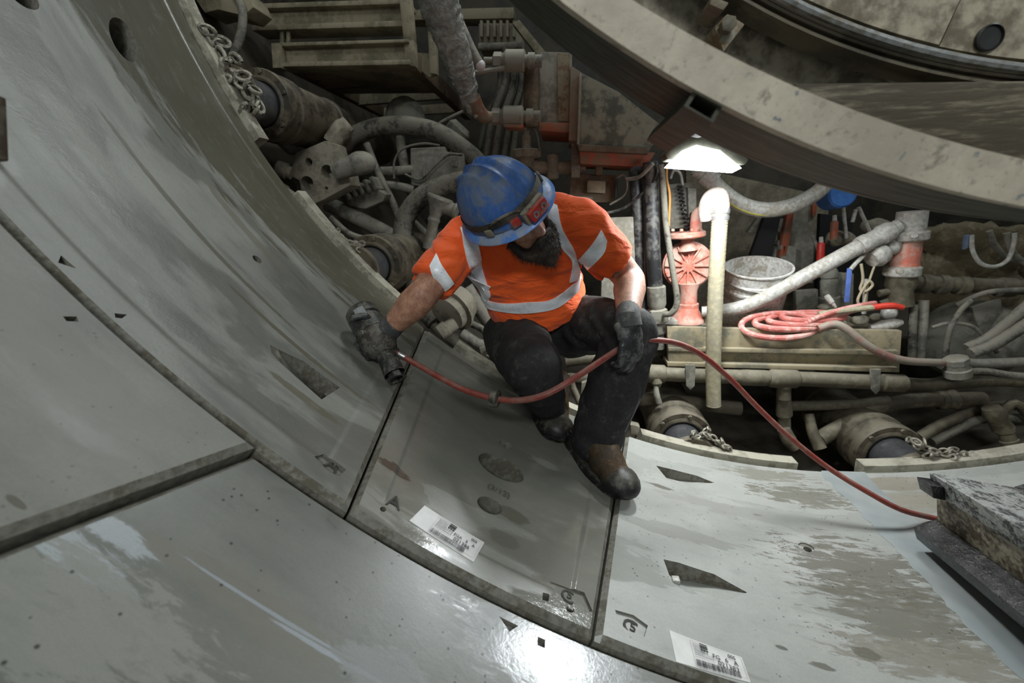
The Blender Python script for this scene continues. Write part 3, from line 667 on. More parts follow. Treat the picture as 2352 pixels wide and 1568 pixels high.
# ---- gloves
def finger(bm, root, dirs, lens, rads):
    p = [V(root)]
    for d, l in zip(dirs, lens): p.append(p[-1]+d.normalized()*l)
    limb(bm, p, rads, 3, 10); return p[-1]
def glove(name, wrist, fore, pdir, pn, curl, spreadv, thumb):
    """wrist point, forearm direction, palm direction, palm normal (towards the palm side), finger curl"""
    pdir = pdir.normalized(); pn = (pn-pdir*pn.dot(pdir)).normalized(); side = pdir.cross(pn)*spreadv
    bm = B(); c = wrist+pdir*.055
    ball(bm, c, .05, (.88, 1.02, .52), (side, pdir, pn), 20, 12); limb(bm, [wrist-fore*.01, wrist+pdir*.03], [.034, .036])
    for k, (o, ln) in enumerate(((-.032, .92), (-.011, 1.0), (.011, .95), (.031, .78))):
        a, b_, c_ = curl[k] if isinstance(curl[0], tuple) else curl
        def dr(x): return pdir*math.cos(x)+pn*math.sin(x)
        root = wrist+pdir*.088+side*o
        finger(bm, root, [dr(a), dr(a+b_), dr(a+b_+c_)], [.046*ln, .030*ln, .025*ln], [.0125, .0122, .0112, .0095])
    rt = wrist+pdir*.030+side*-.036
    finger(bm, rt, [thumb[0], thumb[1]], [.045, .034], [.0165, .0145, .0115])
    gm = remesh(bm, .0042, 4)
    o = obj(name, gm, PALM, person, smooth=180)
    cf = B(); sweep(cf, [wrist-fore*.045, wrist-fore*.02, wrist+fore*.004, wrist+pdir*.028], [.037, .0375, .0385, .040], 20, rib=.0)
    obj('cuff', cf, GLOVE, o, 'grey knitted cuff'); return o
fL = (wrL-elbL).normalized()
# left hand hangs over the knee and closes around the hose
pdL = (CU*-.93+CR*.08+CF*-.10).normalized(); hosegrip = D(1452, 795, 1.335)
glove('glove', wrL, fL, pdL, (CF*.9+CR*-.3), ((.35, .75, .6), (.30, .55, .45), (.30, .45, .35), (.45, .75, .6)), 1, ((CR*.62+CU*-.55+CF*.35).normalized(), (CR*.2+CU*-.8+CF*.5).normalized()))
fR = (wrR-elbR).normalized()
# ================================================================ air wrench in the right hand, its hose
SURF = lambda x, y, lift: (lambda p, n: p+n*lift)(*surf(x, y))
tA, tB = SURF(800, 752, .075), SURF(860, 842, .062)           # rear of the motor, nose of the clutch case
ax = (tB-tA).normalized(); L = (tB-tA).length; nrm = surf(830, 795)[1]; nrm = (nrm-ax*nrm.dot(ax)).normalized(); sdv = ax.cross(nrm)
STEEL = grime('worn_tool_steel', (50, 52, 50), (96, 95, 88), .36, 30, .45, .3, .15, bump=.5)
CASE = grime('worn_tool_case', (56, 50, 45), (98, 96, 88), .36, 26, .5, .2, .18, bump=.5)
wrench = thing('air_wrench', 'heavy dirty air impact wrench with a long socket, held against the left segment', 'impact wrench')
bm = B(); lathe(bm, tA, ax, [(-.012, .026), (-.006, .044), (.004, .052), (.035, .054), (.040, .050), (.046, .054), (L*.55, .054)], 28); obj('motor_housing', bm, STEEL, wrench)
bm = B(); lathe(bm, tA, ax, [(L*.55, .052), (L*.57, .056), (L*.86, .055), (L*.97, .044), (L*1.03, .030), (L*1.05, .022)], 28); obj('clutch_case', bm, CASE, wrench)
sockA = tA+ax*(L*1.05); sE = SURF(893, 889, .045); sax = (sE-sockA).normalized(); sl = (sE-sockA).length
bm = B(); lathe(bm, sockA-sax*.01, sax, [(0, .018), (.012, .030), (.030, .031), (.034, .028), (.040, .031), (sl, .033)], 26, cap=False)
lathe(bm, sE-sax*.028, sax, [(0, .0005), (.001, .021), (.038, .022), (.0385, .033)], 6, cap=False); bmesh.ops.recalc_face_normals(bm, faces=bm.faces); obj('socket', bm, STEEL, wrench, 'long hexagonal impact socket')
bm = B(); ha = tA+ax*L*.62; hb = D(882, 778, 1.42); hc_ = D(905, 806, 1.43)
tube(bm, [ha, hb, hb.lerp(hc_, .6)], [.026, .021, .019], 16, 5); obj('handle', bm, CASE, wrench)
bm = B(); lathe(bm, hb.lerp(hc_, .55), hc_-hb, [(0, .019), (.012, .021), (.018, .016), (.03, .017), (.034, .013), (.055, .012)], 16); obj('air_inlet', bm, STEEL, wrench)
bm = B(); lathe(bm, tA+ax*L*.60+nrm*.004, sdv, [(-.062, .007), (-.058, .011), (.058, .011), (.062, .007)], 12); obj('clamp_bolt', bm, STEEL, wrench)
q = on = tA+ax*.03+(CF*-.8+CU*.3).normalized()*.0
bm = B(); ft = (-CF-ax*(-CF).dot(ax)).normalized(); st_ = ax.cross(ft)
for a, b, da, db in ((.02, .055, -.55, .05),):
    rows = [[bm.verts.new(tA+ax*(a+(b-a)*i/4)+(ft*math.cos(da+(db-da)*j/6)+st_*math.sin(da+(db-da)*j/6))*.0550) for j in range(7)] for i in range(5)]
    for r0, r1 in zip(rows, rows[1:]):
        for j in range(6): bm.faces.new((r0[j], r0[j+1], r1[j+1], r1[j]))
obj('rating_plate', bm, plain('worn_foil', (150, 152, 152), .4, .3), wrench, 'worn silver rating plate')
# right hand around the handle
gh = ha.lerp(hb, .72); pdR = (gh-wrR).normalized()
glove('glove', wrR, fR, (pdR+CU*-.1+CR*-.5).normalized(), (hb-ha).normalized().cross(pdR)+CF*.6, (.55, 1.1, .8), 1, ((CR*-.5+CU*.55+CF*-.4), (CR*-.8+CU*-.1+CF*-.3)))
# hose: wrench -> slack over the segment -> left hand -> arcs down across the invert
HOSE = grime('red_air_hose', (136, 58, 48), (120, 84, 72), .3, 20, .42, 0, .25, (150, 128, 118), .2)
bm = B()
hp = [hb.lerp(hc_, .95), D(925, 818, 1.42), D(960, 838, 1.41), D(1020, 872, 1.37), D(1075, 898, 1.34), D(1137, 915, 1.31), D(1195, 919, 1.28), D(1255, 905, 1.26), D(1320, 868, 1.27), D(1385, 825, 1.31), D(1430, 797, 1.37), D(1462, 786, 1.40), D(1500, 781, 1.42), D(1555, 788, 1.46), D(1612, 815, 1.50), D(1675, 868, 1.54), D(1740, 935, 1.57), D(1815, 1005, 1.57), D(1900, 1072, 1.56), D(1990, 1128, 1.53), D(2070, 1170, 1.52), SURF(2150, 1198, .012), SURF(2240, 1225, .012)]
hosegeo = catmull(hp, 8); sweep(bm, hosegeo, .0095, 12)
hose = one('air_hose', bm, HOSE, 'red rubber air hose sagging from the wrench through the gloved hand to the invert', 'hose')
bm = B(); a, b = D(915, 812, 1.425), D(936, 823, 1.42); lathe(bm, a, b-a, [(0, .010), (.002, .0125), (.026, .0125), (.03, .010)], 14); obj('hose_ferrule', bm, plain('bright_ferrule', (170, 170, 165), .3, .8), hose)
d1 = D(1137, 915, 1.31); dd = (D(1195, 919, 1.28)-D(1075, 898, 1.34)).normalized()
bm = B(); lathe(bm, d1-dd*.013, dd, [(0, .020), (.004, .027), (.022, .027), (.026, .020)], 20); obj('rubber_stop', bm, grime('dirty_black_rubber', (44, 43, 39), amount=.35, rough=.7), hose, 'round black stop on the hose')

# ================================================================ hard hat, beard, hair
BLUE = None
def hat_mat():
    t = NT('blue_shell'); tc = t.new('ShaderNodeTexCoord').outputs['Object']; n = t.noise(tc, 14, 7, .66, .6); n2 = t.noise(t.mapping(tc, (3, 1, 1)), 30, 5, .7)
    c = t.mix(t.ramp(n2, .3, .75), lin((72, 116, 184)), lin((92, 134, 196))); c = t.mix(t.ramp(n, .43, .60, 0, .72), c, lin((146, 150, 150))); c = t.mix(t.ramp(n2, .60, .67, 0, .8), c, lin((136, 118, 88)))
    return t.done(c, t.ramp(n, .4, .7, .34, .75), t.bump(n2, .15, .003))
HATM = hat_mat()
HC = hd(0, .0, .045)
def hh(x, y, z): return HC+sd*x+fw*y+upv*z
HA_, HB_, HZ_ = .124, .144, .146
bm = B(); rings = []
for i in range(17):
    a = i/16*math.pi/2; z = HZ_*math.sin(a); k = math.cos(a)**.86 if i < 16 else 0
    rings.append([bm.verts.new(hh(HA_*k*math.cos(b), HB_*k*math.sin(b)-.004, z+(.009*math.exp(-((abs(HA_*k*math.cos(b))-.0)/.006)**2) if z > .07 else 0)+.009*math.exp(-((abs(HA_*k*math.cos(b))-.036)/.007)**2)*(1 if z > .045 else 0))) for b in (2*math.pi*j/48 for j in range(48))] if i < 16 else [bm.verts.new(hh(0, -.004, HZ_+.005))])
for p_, q_ in zip(rings, rings[1:]):
    for j in range(48):
        if len(q_) == 1: bm.faces.new((p_[j], p_[(j+1) % 48], q_[0]))
        else: bm.faces.new((p_[j], p_[(j+1) % 48], q_[(j+1) % 48], q_[j]))
bmesh.ops.solidify(bm, geom=bm.faces[:], thickness=.003)
hat = obj('hard_hat', bm, HATM, person, 'scuffed blue hard hat with a full brim', smooth=50)
bm = B(); rr = []
for j in range(64):
    b = 2*math.pi*j/64; e = .024+.014*max(0, math.sin(b))**2; c_, s_ = math.cos(b), math.sin(b)
    rr.append([bm.verts.new(hh((HA_-.003+d*e)*c_, (HB_-.003+d*e)*s_-.004, z)) for d, z in ((0, .006), (.5, .001), (1, -.007), (1.03, -.010), (1, -.011), (.5, -.004), (0, -.001))])
for j in range(64):
    a_, b_ = rr[j], rr[(j+1) % 64]
    for k in range(7): bm.faces.new((a_[k], b_[k], b_[(k+1) % 7], a_[(k+1) % 7]))
bmesh.ops.recalc_face_normals(bm, faces=bm.faces); obj('brim', bm, HATM, hat, smooth=60)
STRAP = grime('dirty_strap', (88, 86, 78), (128, 120, 104), .5, 30, .8, 0, .3)
bm = B()
strap = [hh((HA_+.002)*math.cos(b), (HB_+.002)*math.sin(b)-.004, .020+.012*math.sin(b)) for b in (2*math.pi*j/60 for j in range(60))]
for j in range(60):
    pass
lo = [bm.verts.new(p_) for p_ in strap]; hi = [bm.verts.new(HC+(p_-HC)*.985+upv*.022) for p_ in strap]
for j in range(60): bm.faces.new((lo[j], lo[(j+1) % 60], hi[(j+1) % 60], hi[j]))
bmesh.ops.solidify(bm, geom=bm.faces[:], thickness=-.003); obj('headband', bm, STRAP, hat, 'dirty elastic lamp strap', smooth=60)
REDP = grime('red_plastic', (168, 42, 34), (120, 96, 84), .3, 30, .4, 0, .25)
def lamp_block(name, ang, w_, h_, d_, mat, z=.022, tilt=0, lab=None, r=1.0):
    n = (sd*math.cos(ang)*.136+fw*math.sin(ang)*.116).normalized(); t_ = upv.cross(n); c = hh((HA_+.001)*math.cos(ang)*r, (HB_+.001)*math.sin(ang)*r-.004, z)
    b = B(); box(b, c+n*d_*.5, w_, d_*.5, h_, .004, (t_, n, (upv+n*-tilt).normalized())); return obj(name, b, mat, hat, lab), c, n, t_
lamp_block('lamp_bracket', rad(90), .042, .021, .018, STRAP, .018)
_, c, n, t_ = lamp_block('headlamp', rad(90), .034, .015, .036, REDP, .020, .2, 'red headlamp on the front of the hat')
for s_ in (-.016, .016):
    b = B(); lathe(b, c+n*.034+t_*s_, n, [(0, .010), (.004, .010), (.004, .007), (.001, .003)], 14); obj('lamp_lens', b, plain('lens_glass', (120, 124, 126), .12, .3), hat)
lamp_block('battery_lid', rad(64), .014, .012, .014, REDP, .022); lamp_block('buckle', rad(150), .012, .014, .008, STRAP, .02); lamp_block('buckle', rad(28), .012, .012, .008, STRAP, .02)
lamp_block('buckle', rad(205), .010, .018, .008, STRAP, .016)
bm = B(); tube(bm, [hh(.108, .055, .03), hh(.088, .098, .052), hh(.05, .128, .05), hh(.03, .136, .036)], .004, 8, 5); obj('lamp_cable', bm, grime('dirty_black_rubber', (44, 43, 39)), hat)
# beard and hair
HAIR = None
t = NT('beard_hair'); tc = t.new('ShaderNodeTexCoord').outputs['Object']; n_ = t.noise(tc, 60, 4)
HAIR = t.done(t.mix(t.ramp(n_, .3, .7), lin((30, 22, 16)), lin((60, 46, 34))), .6, t.bump(t.noise(tc, 220, 2), .6, .004))
bm = B()
down = (CU*-1+fw*.25).normalized()
root = hd(0, .078, -.095)
limb(bm, [hd(-.066, .03, -.045), hd(-.055, .06, -.095), hd(0, .09, -.115), hd(.055, .06, -.095), hd(.066, .03, -.045)], [.013, .022, .032, .022, .013], 4, 12)
limb(bm, [hd(0, .075, -.100), hd(0, .090, -.125), hd(0, .088, -.135)+down*.03], [.040, .038, .018], 4, 14); limb(bm, [hd(-.03, .065, -.11), hd(-.02, .08, -.135)+down*.01], [.030, .020], 4, 12); limb(bm, [hd(.03, .065, -.11), hd(.02, .08, -.135)+down*.01], [.030, .020], 4, 12)
limb(bm, [hd(-.040, .086, -.075), hd(-.016, .110, -.056), hd(.016, .110, -.056), hd(.040, .086, -.075)], [.010, .011, .011, .010], 4, 8)
bb = remesh(bm, .006, 4); rr_ = random.Random(5)
faces = list(bb.faces); vs_ = [(f_.calc_center_median(), f_.normal.copy()) for f_ in faces]; 
beard = obj('beard', bb, HAIR, person, 'full dark brown beard', smooth=180)
bm = B()
for _ in range(1500):
    p_, n_2 = rr_.choice(vs_); l_ = rr_.uniform(.010, .024); d_ = (n_2*.45+down*.9+V((rr_.uniform(-.3, .3), rr_.uniform(-.3, .3), rr_.uniform(-.3, .3)))).normalized(); s_ = d_.orthogonal().normalized(); u_ = d_.cross(s_)
    v3 = [bm.verts.new(p_+(s_*math.cos(a)+u_*math.sin(a))*.0009) for a in (0, 2.1, 4.2)]; tip = bm.verts.new(p_+d_*l_)
    for k in range(3): bm.faces.new((v3[k], v3[(k+1) % 3], tip))
tag(obj('beard_strands', bm, HAIR, beard, smooth=180), kind='stuff')
bm = B()
for s_ in (-1, 1): limb(bm, [hd(s_*.078, .015, .03), hd(s_*.08, -.02, .0), hd(s_*.06, -.07, -.02)], [.014, .018, .02], 4, 10)
obj('hair', remesh(bm, .006, 3), HAIR, person, smooth=180)
for s_ in (-1, 1):
    bm = B(); ball(bm, hd(s_*.032, .080, .0), .0125, (1, 1, 1), HX); ey = obj('eye', bm, plain('eye_white', (196, 190, 180), .2), person)
    bm = B(); ball(bm, hd(s_*.032, .088, -.003), .0062, (1, .9, 1), HX); obj('iris', bm, plain('iris_brown', (58, 40, 28), .15), ey)
    bm = B(); tube(bm, [hd(s_*.014, .096, .018), hd(s_*.034, .094, .024), hd(s_*.052, .082, .018)], [.004, .006, .003], 8, 4); obj('eyebrow', bm, HAIR, person)
# ================================================================ jack shoes and thrust rams that push on the new ring
SHOE = grime('shoe_plate', (132, 128, 112), (164, 160, 144), .45, 12, .7, 0, .4)
BARREL = grime('ram_barrel', (60, 54, 43), (90, 82, 66), .45, 7, .6, .15, .35)
ROD = plain('ram_rod', (150, 152, 156), .25, .85, .1, 60)
CHAINM = grime('muddy_chain', (104, 100, 88), (150, 146, 132), .5, 40, .5, .3, .4)
def th_px(x, y): return theta(P(x, y, RING))
def arc_block(bm, a, b, r0, r1, y0, y1, n=10, bev=.004):
    rows = [[bm.verts.new(cylp(a+(b-a)*i/n, y, r)) for r, y in ((r0, y0), (r0, y1), (r1, y1), (r1, y0))] for i in range(n+1)]
    for p, q in zip(rows, rows[1:]):
        for k in range(4): bm.faces.new((p[k], p[(k+1) % 4], q[(k+1) % 4], q[k]))
    bm.faces.new(rows[0][::-1]); bm.faces.new(rows[-1]); bmesh.ops.recalc_face_normals(bm, faces=bm.faces)
    return bm
def chain(pts, label, group='chains lying on the jack shoes', size=.013, heap=9, seed=1):
    rr = random.Random(seed); t = thing('chain', label, 'chain', group); c = [V(p) for p in pts]
    path = catmull(c, 6); L_ = sum((b-a).length for a, b in zip(path, path[1:])); n = max(5, int(L_/(size*1.45)))
    def link(p, d, up_, s):
        bm = B(); x = d.normalized(); y = (up_-x*x.dot(up_)).normalized(); q = [p+x*math.cos(a)*s*1.25+y*math.sin(a)*s*.75 for a in (2*math.pi*k/12 for k in range(13))]
        sweep(bm, q, s*.36, 6, cap=False); bmesh.ops.remove_doubles(bm, verts=bm.verts, dist=s*.05); obj('link', bm, CHAINM, t)
    for i in range(n):
        f = i/(n-1)*(len(path)-1); k = min(int(f), len(path)-2); p = path[k].lerp(path[k+1], f-k); d = path[k+1]-path[k]
        up_ = V((rr.uniform(-.3, .3), rr.uniform(-.3, .3), 1)) if i % 2 else d.cross(V((rr.uniform(-.3, .3), rr.uniform(-.3, .3), 1)))
        link(p+V((rr.uniform(-1, 1), rr.uniform(-1, 1), rr.uniform(0, 1)))*size*.5, d, up_, size)
    for i in range(heap):
        p = c[i % len(c)]+V((rr.uniform(-1.8, 1.8), rr.uniform(-1.8, 1.8), rr.uniform(-.5, 1.5)))*size; link(p, V((rr.uniform(-1, 1), rr.uniform(-1, 1), rr.uniform(-.4, .4))), V((rr.uniform(-1, 1), rr.uniform(-1, 1), 1)), size)
    return t
def ram(px, label, shoe, shoelab, y_end=1.30, rb=.15, rr_=.092, L_=1.3, nb=6):
    c = P(px[0], px[1], y_end); c.y = 0; t = thing('thrust_ram', label, 'ram', 'thrust rams around the shield')
    bm = B(); lathe(bm, c+V((0, y_end, 0)), (0, 1, 0), [(0, rb*.80), (0, rb*.97), (.012, rb), (.05, rb), (.055, rb*.94), (.10, rb*.94), (.105, rb), (.15, rb), (.16, rb*.92), (.50, rb*.92), (.51, rb*.97), (.55, rb*.97), (.56, rb*.9), (.62, rb*.88), (L_, rb*.88)], 36, cap=False)
    bm.faces.new([v for v in bm.verts][-36:]); obj('barrel', bm, BARREL, t)
    bm = B(); lathe(bm, c+V((0, y_end+.004, 0)), (0, 1, 0), [(.03, rb*.60), (-.004, rb*.66), (-.010, rb*.72), (-.006, rb*.80), (.02, rb*.82)], 36, cap=False); obj('gland', bm, BARREL, t)
    bm = B(); lathe(bm, c+V((0, RING+.10, 0)), (0, 1, 0), [(0, rr_), (y_end-RING+.02, rr_)], 30); obj('rod', bm, ROD, t, 'polished steel rod')
    bm = B(); lathe(bm, c+V((0, RING+.05, 0)), (0, 1, 0), [(0, rr_*1.25), (.035, rr_*1.25), (.045, rr_*1.1), (.055, rr_*.9)], 26); obj('ball_seat', bm, BARREL, t)
    bolts('cap_bolt', [c+V((rb*.88*math.cos(a), y_end+.0, rb*.88*math.sin(a))) for a in (2*math.pi*k/nb+.3 for k in range(nb))], (0, -1, 0), .011, .010, BARREL, t)
    a, b = shoe; s = thing('jack_shoe', shoelab, 'jack shoe', 'shoes between the rams and the new ring')
    bm = B(); arc_block(bm, a, b, R-.022, R+.20, RING+.003, RING+.062); obj('pad', bm, SHOE, s)
    bm = B(); m_ = (a+b)/2; w_ = abs(b-a)*.22; arc_block(bm, m_-w_, m_+w_, R+.004, R+.19, RING+.062, RING+.095); obj('backing_plate', bm, BARREL, s)
    q = [cylp(m_+w_*k*.8, RING+.10, R+.012) for k in (-1, -.45, .45, 1)]
    bolts('shoe_bolt', [cylp(m_+w_*k*.8, RING+.078, R+.006) for k in (-1, -.4, .4, 1)], -V((math.sin(m_), 0, -math.cos(m_))), .012, .014, CHAINM, s)
    return t
ram((596, 240), 'thrust ram at upper left, its dark drum behind the pale tilted shoe', (th_px(380, -60), th_px(584, 324)), 'pale jack shoe at the top of the left segment, chain heaped on it')
ram((852, 612), 'thrust ram at mid left, ringed end showing above the left segment edge', (th_px(668, 450), th_px(906, 692)), 'grey jack shoe along the middle of the left segment edge')
ram((1566, 1012), 'thrust ram just right of the standing leg, half sunk behind its shoe', (th_px(1470, 1012), th_px(1832, 1076)), 'sloping jack shoe right of the standing boot, at the top of the broad segment')
ram((2044, 1046), 'thrust ram at right with a shining polished rod above the invert', (th_px(1985, 1082), th_px(2420, 1042)), 'flat jack shoe at far right, beyond the puddle')
ram((1165, 858), 'thrust ram hidden low behind the bent knee', (th_px(1040, 800), th_px(1330, 958)), 'wet jack shoe behind the bent knee, on the narrow segment edge')
def onshoe(x, y): p = P(x, y, RING+.075); return p
chain([P(490, 95, 1.10), P(520, 150, 1.10), P(545, 185, 1.10), P(575, 220, 1.10), P(590, 250, 1.10)], 'thick muddy chain heaped on the upper left shoe', size=.022, heap=20, seed=2)
chain([P(775, 535, 1.12), P(800, 560, 1.12), P(825, 570, 1.13), P(850, 605, 1.13)], 'muddy chain on the shoe below the mid left ram', size=.014, heap=12, seed=3)
chain([P(1600, 1003, 1.12), P(1625, 998, 1.12), P(1650, 1018, 1.11), P(1670, 1030, 1.10)], 'wet chain lying on the sloping shoe right of the boot', size=.013, heap=14, seed=4)
chain([P(2110, 1020, 1.13), P(2135, 1038, 1.11), P(2165, 1045, 1.10), P(2200, 1048, 1.10)], 'wet chain lying on the flat shoe at far right', size=.014, heap=16, seed=5)

# ================================================================ erector ring, its bracket and lamp
def ring_paint():
    t = NT('erector_paint'); tc = t.new('ShaderNodeTexCoord').outputs['Object']; n = t.noise(tc, 4, 7, .7); n2 = t.noise(t.mapping(tc, (1, 1, 1)), 16, 8, .75, .6); n3 = t.noise(tc, 70, 4, .7)
    c = t.mix(t.ramp(n, .35, .65), lin((192, 182, 162)), lin((160, 150, 132))); c = t.mix(t.ramp(n2, .34, .44, .7, 0), c, lin((96, 88, 74))); c = t.mix(t.ramp(n3, .30, .42, .5, 0), c, lin((112, 104, 88))); c = t.mix(t.ramp(n3, .62, .72, 0, .6), c, lin((106, 98, 84))); c = t.mix(t.ramp(n2, .625, .645), c, lin((112, 116, 116)))
    return t.done(c, .6, t.bump(n3, .3, .003, t.bump(n2, .25, .005)))
def drag_steel():
    t = NT('scraped_steel'); tc = t.new('ShaderNodeTexCoord').outputs['Object']; n = t.noise(t.mapping(tc, (2.2, 24, 2.2)), 4, 6, .65, .3); n2 = t.noise(tc, 6, 5, .6)
    c = t.mix(t.ramp(n, .35, .68), lin((60, 62, 54)), lin((92, 92, 80))); c = t.mix(t.ramp(n2, .5, .75, 0, .6), c, lin((60, 56, 48)))
    return t.done(c, .55, t.bump(n, .3, .004), 0., Specular_IOR_Level=.2)
ERP, ERU = ring_paint(), drag_steel()
def cring(cx, cz, r, y, a): return V((cx+r*math.sin(a), y, cz-r*math.cos(a)))
OC, IC, BC = (-.079, 2.776, 1.746, 0.0), (-.001, 2.997, 1.922, 0.0), (-.060, 2.760, 1.742, .25)
er = thing('erector_ring', 'huge curved steel erector ring crossing the upper right, pale scuffed face', 'erector ring')
angs = [rad(-100+200*i/120) for i in range(121)]
def band(c1, c2, mat, name, th, lab=None):
    """plate between two arcs, thickened along th(angle)"""
    bm = B(); rows = []
    for a in angs:
        p = cring(c1[0], c1[1], c1[2], c1[3], a); q = cring(c2[0], c2[1], c2[2], c2[3], a); d = th(a); rows.append([bm.verts.new(v) for v in (p, q, q+d, p+d)])
    for p, q in zip(rows, rows[1:]):
        for k in range(4): bm.faces.new((p[k], p[(k+1) % 4], q[(k+1) % 4], q[k]))
    bm.faces.new(rows[0]); bm.faces.new(rows[-1][::-1]); bmesh.ops.recalc_face_normals(bm, faces=bm.faces); return obj(name, bm, mat, er, lab, smooth=30)
IC2 = (OC[0], OC[1], 1.746, 0)
band(OC, IC, ERP, 'front_plate', lambda a: V((0, .022, 0)), 'pale scuffed front plate')
band((OC[0], OC[1], OC[2]-.012, .022), (BC[0], BC[1], BC[2]-.012, .25), ERU, 'rim_plate', lambda a: V((-math.sin(a), 0, math.cos(a)))*.03, 'dark scraped underside')
band((BC[0], BC[1], BC[2]-.012, .228), (BC[0], BC[1], BC[2]-.10, .228), ERU, 'back_plate', lambda a: V((0, .02, 0)))
band((IC[0], IC[1], IC[2]-.0, .022), (IC[0], IC[1], IC[2], .16), ERU, 'inner_flange', lambda a: V((math.sin(a), 0, -math.cos(a)))*.016)
# bracket: a piece of square tube welded under the rim, open towards the viewer
oc = [(1594, 207), (1659, 245), (1638, 282), (1571, 243)]
A_ = [P(x, y, .012) for x, y in oc]; cen = sum(A_, V((0, 0, 0)))/4
inn = [cen+(p-cen)*.76 for p in A_]; bm = B(); Ld = V((-.006, .30, -.004))
va = [bm.verts.new(p) for p in A_]; vi = [bm.verts.new(p) for p in inn]; vb = [bm.verts.new(p+Ld) for p in A_]; vc = [bm.verts.new(p+Ld*.9) for p in inn]
for k in range(4):
    j = (k+1) % 4; bm.faces.new((va[k], va[j], vi[j], vi[k])); bm.faces.new((va[k], vb[k], vb[j], va[j])); bm.faces.new((vi[k], vi[j], vc[j], vc[k]))
bm.faces.new(vc); bm.faces.new(vb); bmesh.ops.recalc_face_normals(bm, faces=bm.faces); obj('bracket_tube', bm, ERU, er, 'open square tube welded under the rim')
# lamp behind the rim
def emit(name, col, s):
    t = NT(name); return t.done(col, .3, Emission_Color=col, Emission_Strength=s)
lamp = thing('work_lamp', 'glaring white work lamp hanging under the erector ring beside the square bracket', 'lamp')
YL = 1.10
bm = B(); slab(bm, [(1526, 354), (1556, 318), (1650, 308), (1720, 366), (1712, 378), (1532, 366)], YL+.015, .10, .006); obj('housing', bm, ERU, lamp)
bm = B(); A_ = [P(x, y, YL) for x, y in ((1538, 374), (1566, 346), (1600, 332), (1655, 344), (1706, 386))]; prism(bm, A_, (0, .11, -.01), .006); obj('lens', bm, emit('lamp_glow', (.93, .97, 1, 1), 16), lamp)
obj('arm', tube(B(), [P(1580, 296, .27), P(1604, 306, .7), P(1612, 306, YL+.06)], .012, 10, 4), ERU, lamp)
lp = P(1622, 402, YL+.03)
light('work_lamp_light', 'AREA', lp, lp+V((-.05, .02, -1)), 13, .24, (.92, .97, 1.0), .10)

# inside the ring: slewing bearing, plates and cross beam
INN = grime('dirty_cream', (172, 162, 140), (104, 94, 76), .40, 5, .6, 0, .2, bump=.3)
BEAR = grime('bearing_steel', (84, 78, 64), (110, 102, 84), .45, 8, .55, .1, .3)
def annulus(bm, c, r0, r1, y0, y1, a0=-85, a1=85, n=90):
    rows = []
    for i in range(n+1):
        a = rad(a0+(a1-a0)*i/n); rows.append([bm.verts.new(cring(c[0], c[1], r, y, a)) for r, y in ((r0, y0), (r1, y0), (r1, y1), (r0, y1))])
    for p, q in zip(rows, rows[1:]):
        for k in range(4): bm.faces.new((p[k], p[(k+1) % 4], q[(k+1) % 4], q[k]))
    bm.faces.new(rows[0]); bm.faces.new(rows[-1][::-1]); bmesh.ops.recalc_face_normals(bm, faces=bm.faces); return bm
bc = (.06, 2.90)
def rr_at(x, y, Y): p = P(x, y, Y); return math.hypot(p.x-bc[0], p.z-bc[1])
brg = thing('slewing_bearing', 'dark ringed slewing bearing arching inside the erector ring', 'bearing')
Yb = .42
r_in, r_out = rr_at(1948, 77, Yb), rr_at(1950, 118, Yb)
print('bearing radii', [round(rr_at(*q, Yb), 3) for q in ((1757, 0), (1948, 77), (2140, 130), (2352, 153))], [round(rr_at(*q, Yb), 3) for q in ((1676, 0), (1833, 104), (2025, 161), (2324, 188))])
for k in range(5):
    r0 = r_in+(r_out-r_in)*k*1.25/5; bm = B(); annulus(bm, bc, r0, r0+(r_out-r_in)*.20, Yb-.02+.012*(k % 2)-.012*(k == 1), Yb+.06); obj('race', bm, BEAR, brg)
bm = B(); pts = [cring(bc[0], bc[1], r_in+.008, Yb-.04, rad(-60+100*i/50)) for i in range(51)]; sweep(bm, pts, .009, 8); obj('grease_pipe', bm, grime('zinc_pipe', (150, 152, 150), amount=.3, rough=.4, metal=.5), brg, 'bright pipe along the bearing')
drum = thing('erector_drum', 'dirty cream plated drum inside the erector ring, behind the bearing', 'drum')
bm = B(); annulus(bm, bc, .9, 1.80, .52, .56); obj('web_plate', bm, INN, drum)
pC = P(2172, 70, Yb-.03); aC = math.degrees(math.atan2(pC.x-bc[0], bc[1]-pC.z))
bm = B(); annulus(bm, bc, .8, r_in-.012, Yb-.03, Yb+.02, -70, aC); obj('cover_plate', bm, INN, drum, 'cream cover plate with rounded end')
bm = B(); annulus(bm, bc, .8, r_in-.02, Yb-.005, Yb+.03, aC+.6, 60); o_ = obj('cover_plate', bm, INN, drum)
h = P(2272, 87, Yb-.010); bm = B(); lathe(bm, h, (0, 1, 0), [(.004, .024), (-.004, .025), (-.006, .0225), (.0, .021), (.001, .0)], 26, cap=False); obj('hole_disc', bm, plain('hole_shade', (38, 38, 36), .4), drum, 'dark disc painted as a round opening')  # near-black disc painted for the shade inside an open hole
bm = B(); slab(bm, [(1640, 60), (1672, 30), (1712, 55), (1662, 120)], .40, .10); obj('clamp', bm, grime('rusty_clamp', (120, 96, 62), (150, 144, 128), .5, 16), drum)
bm = B(); slab(bm, [(1634, -10), (1676, 5), (1662, 24), (1630, 10)], .36, .10); obj('clamp_lug', bm, INN, drum)
bm = B(); lathe(bm, P(1668, 62, .39), (0, -1, 0), [(0, .016), (.02, .016), (.022, .012)], 6); obj('clamp_bolt', bm, BEAR, drum)
bm = B(); slab(bm, [(1820, 191), (2480, 183), (2480, 420), (2100, 400), (1948, 285)], .30, .16, .006)
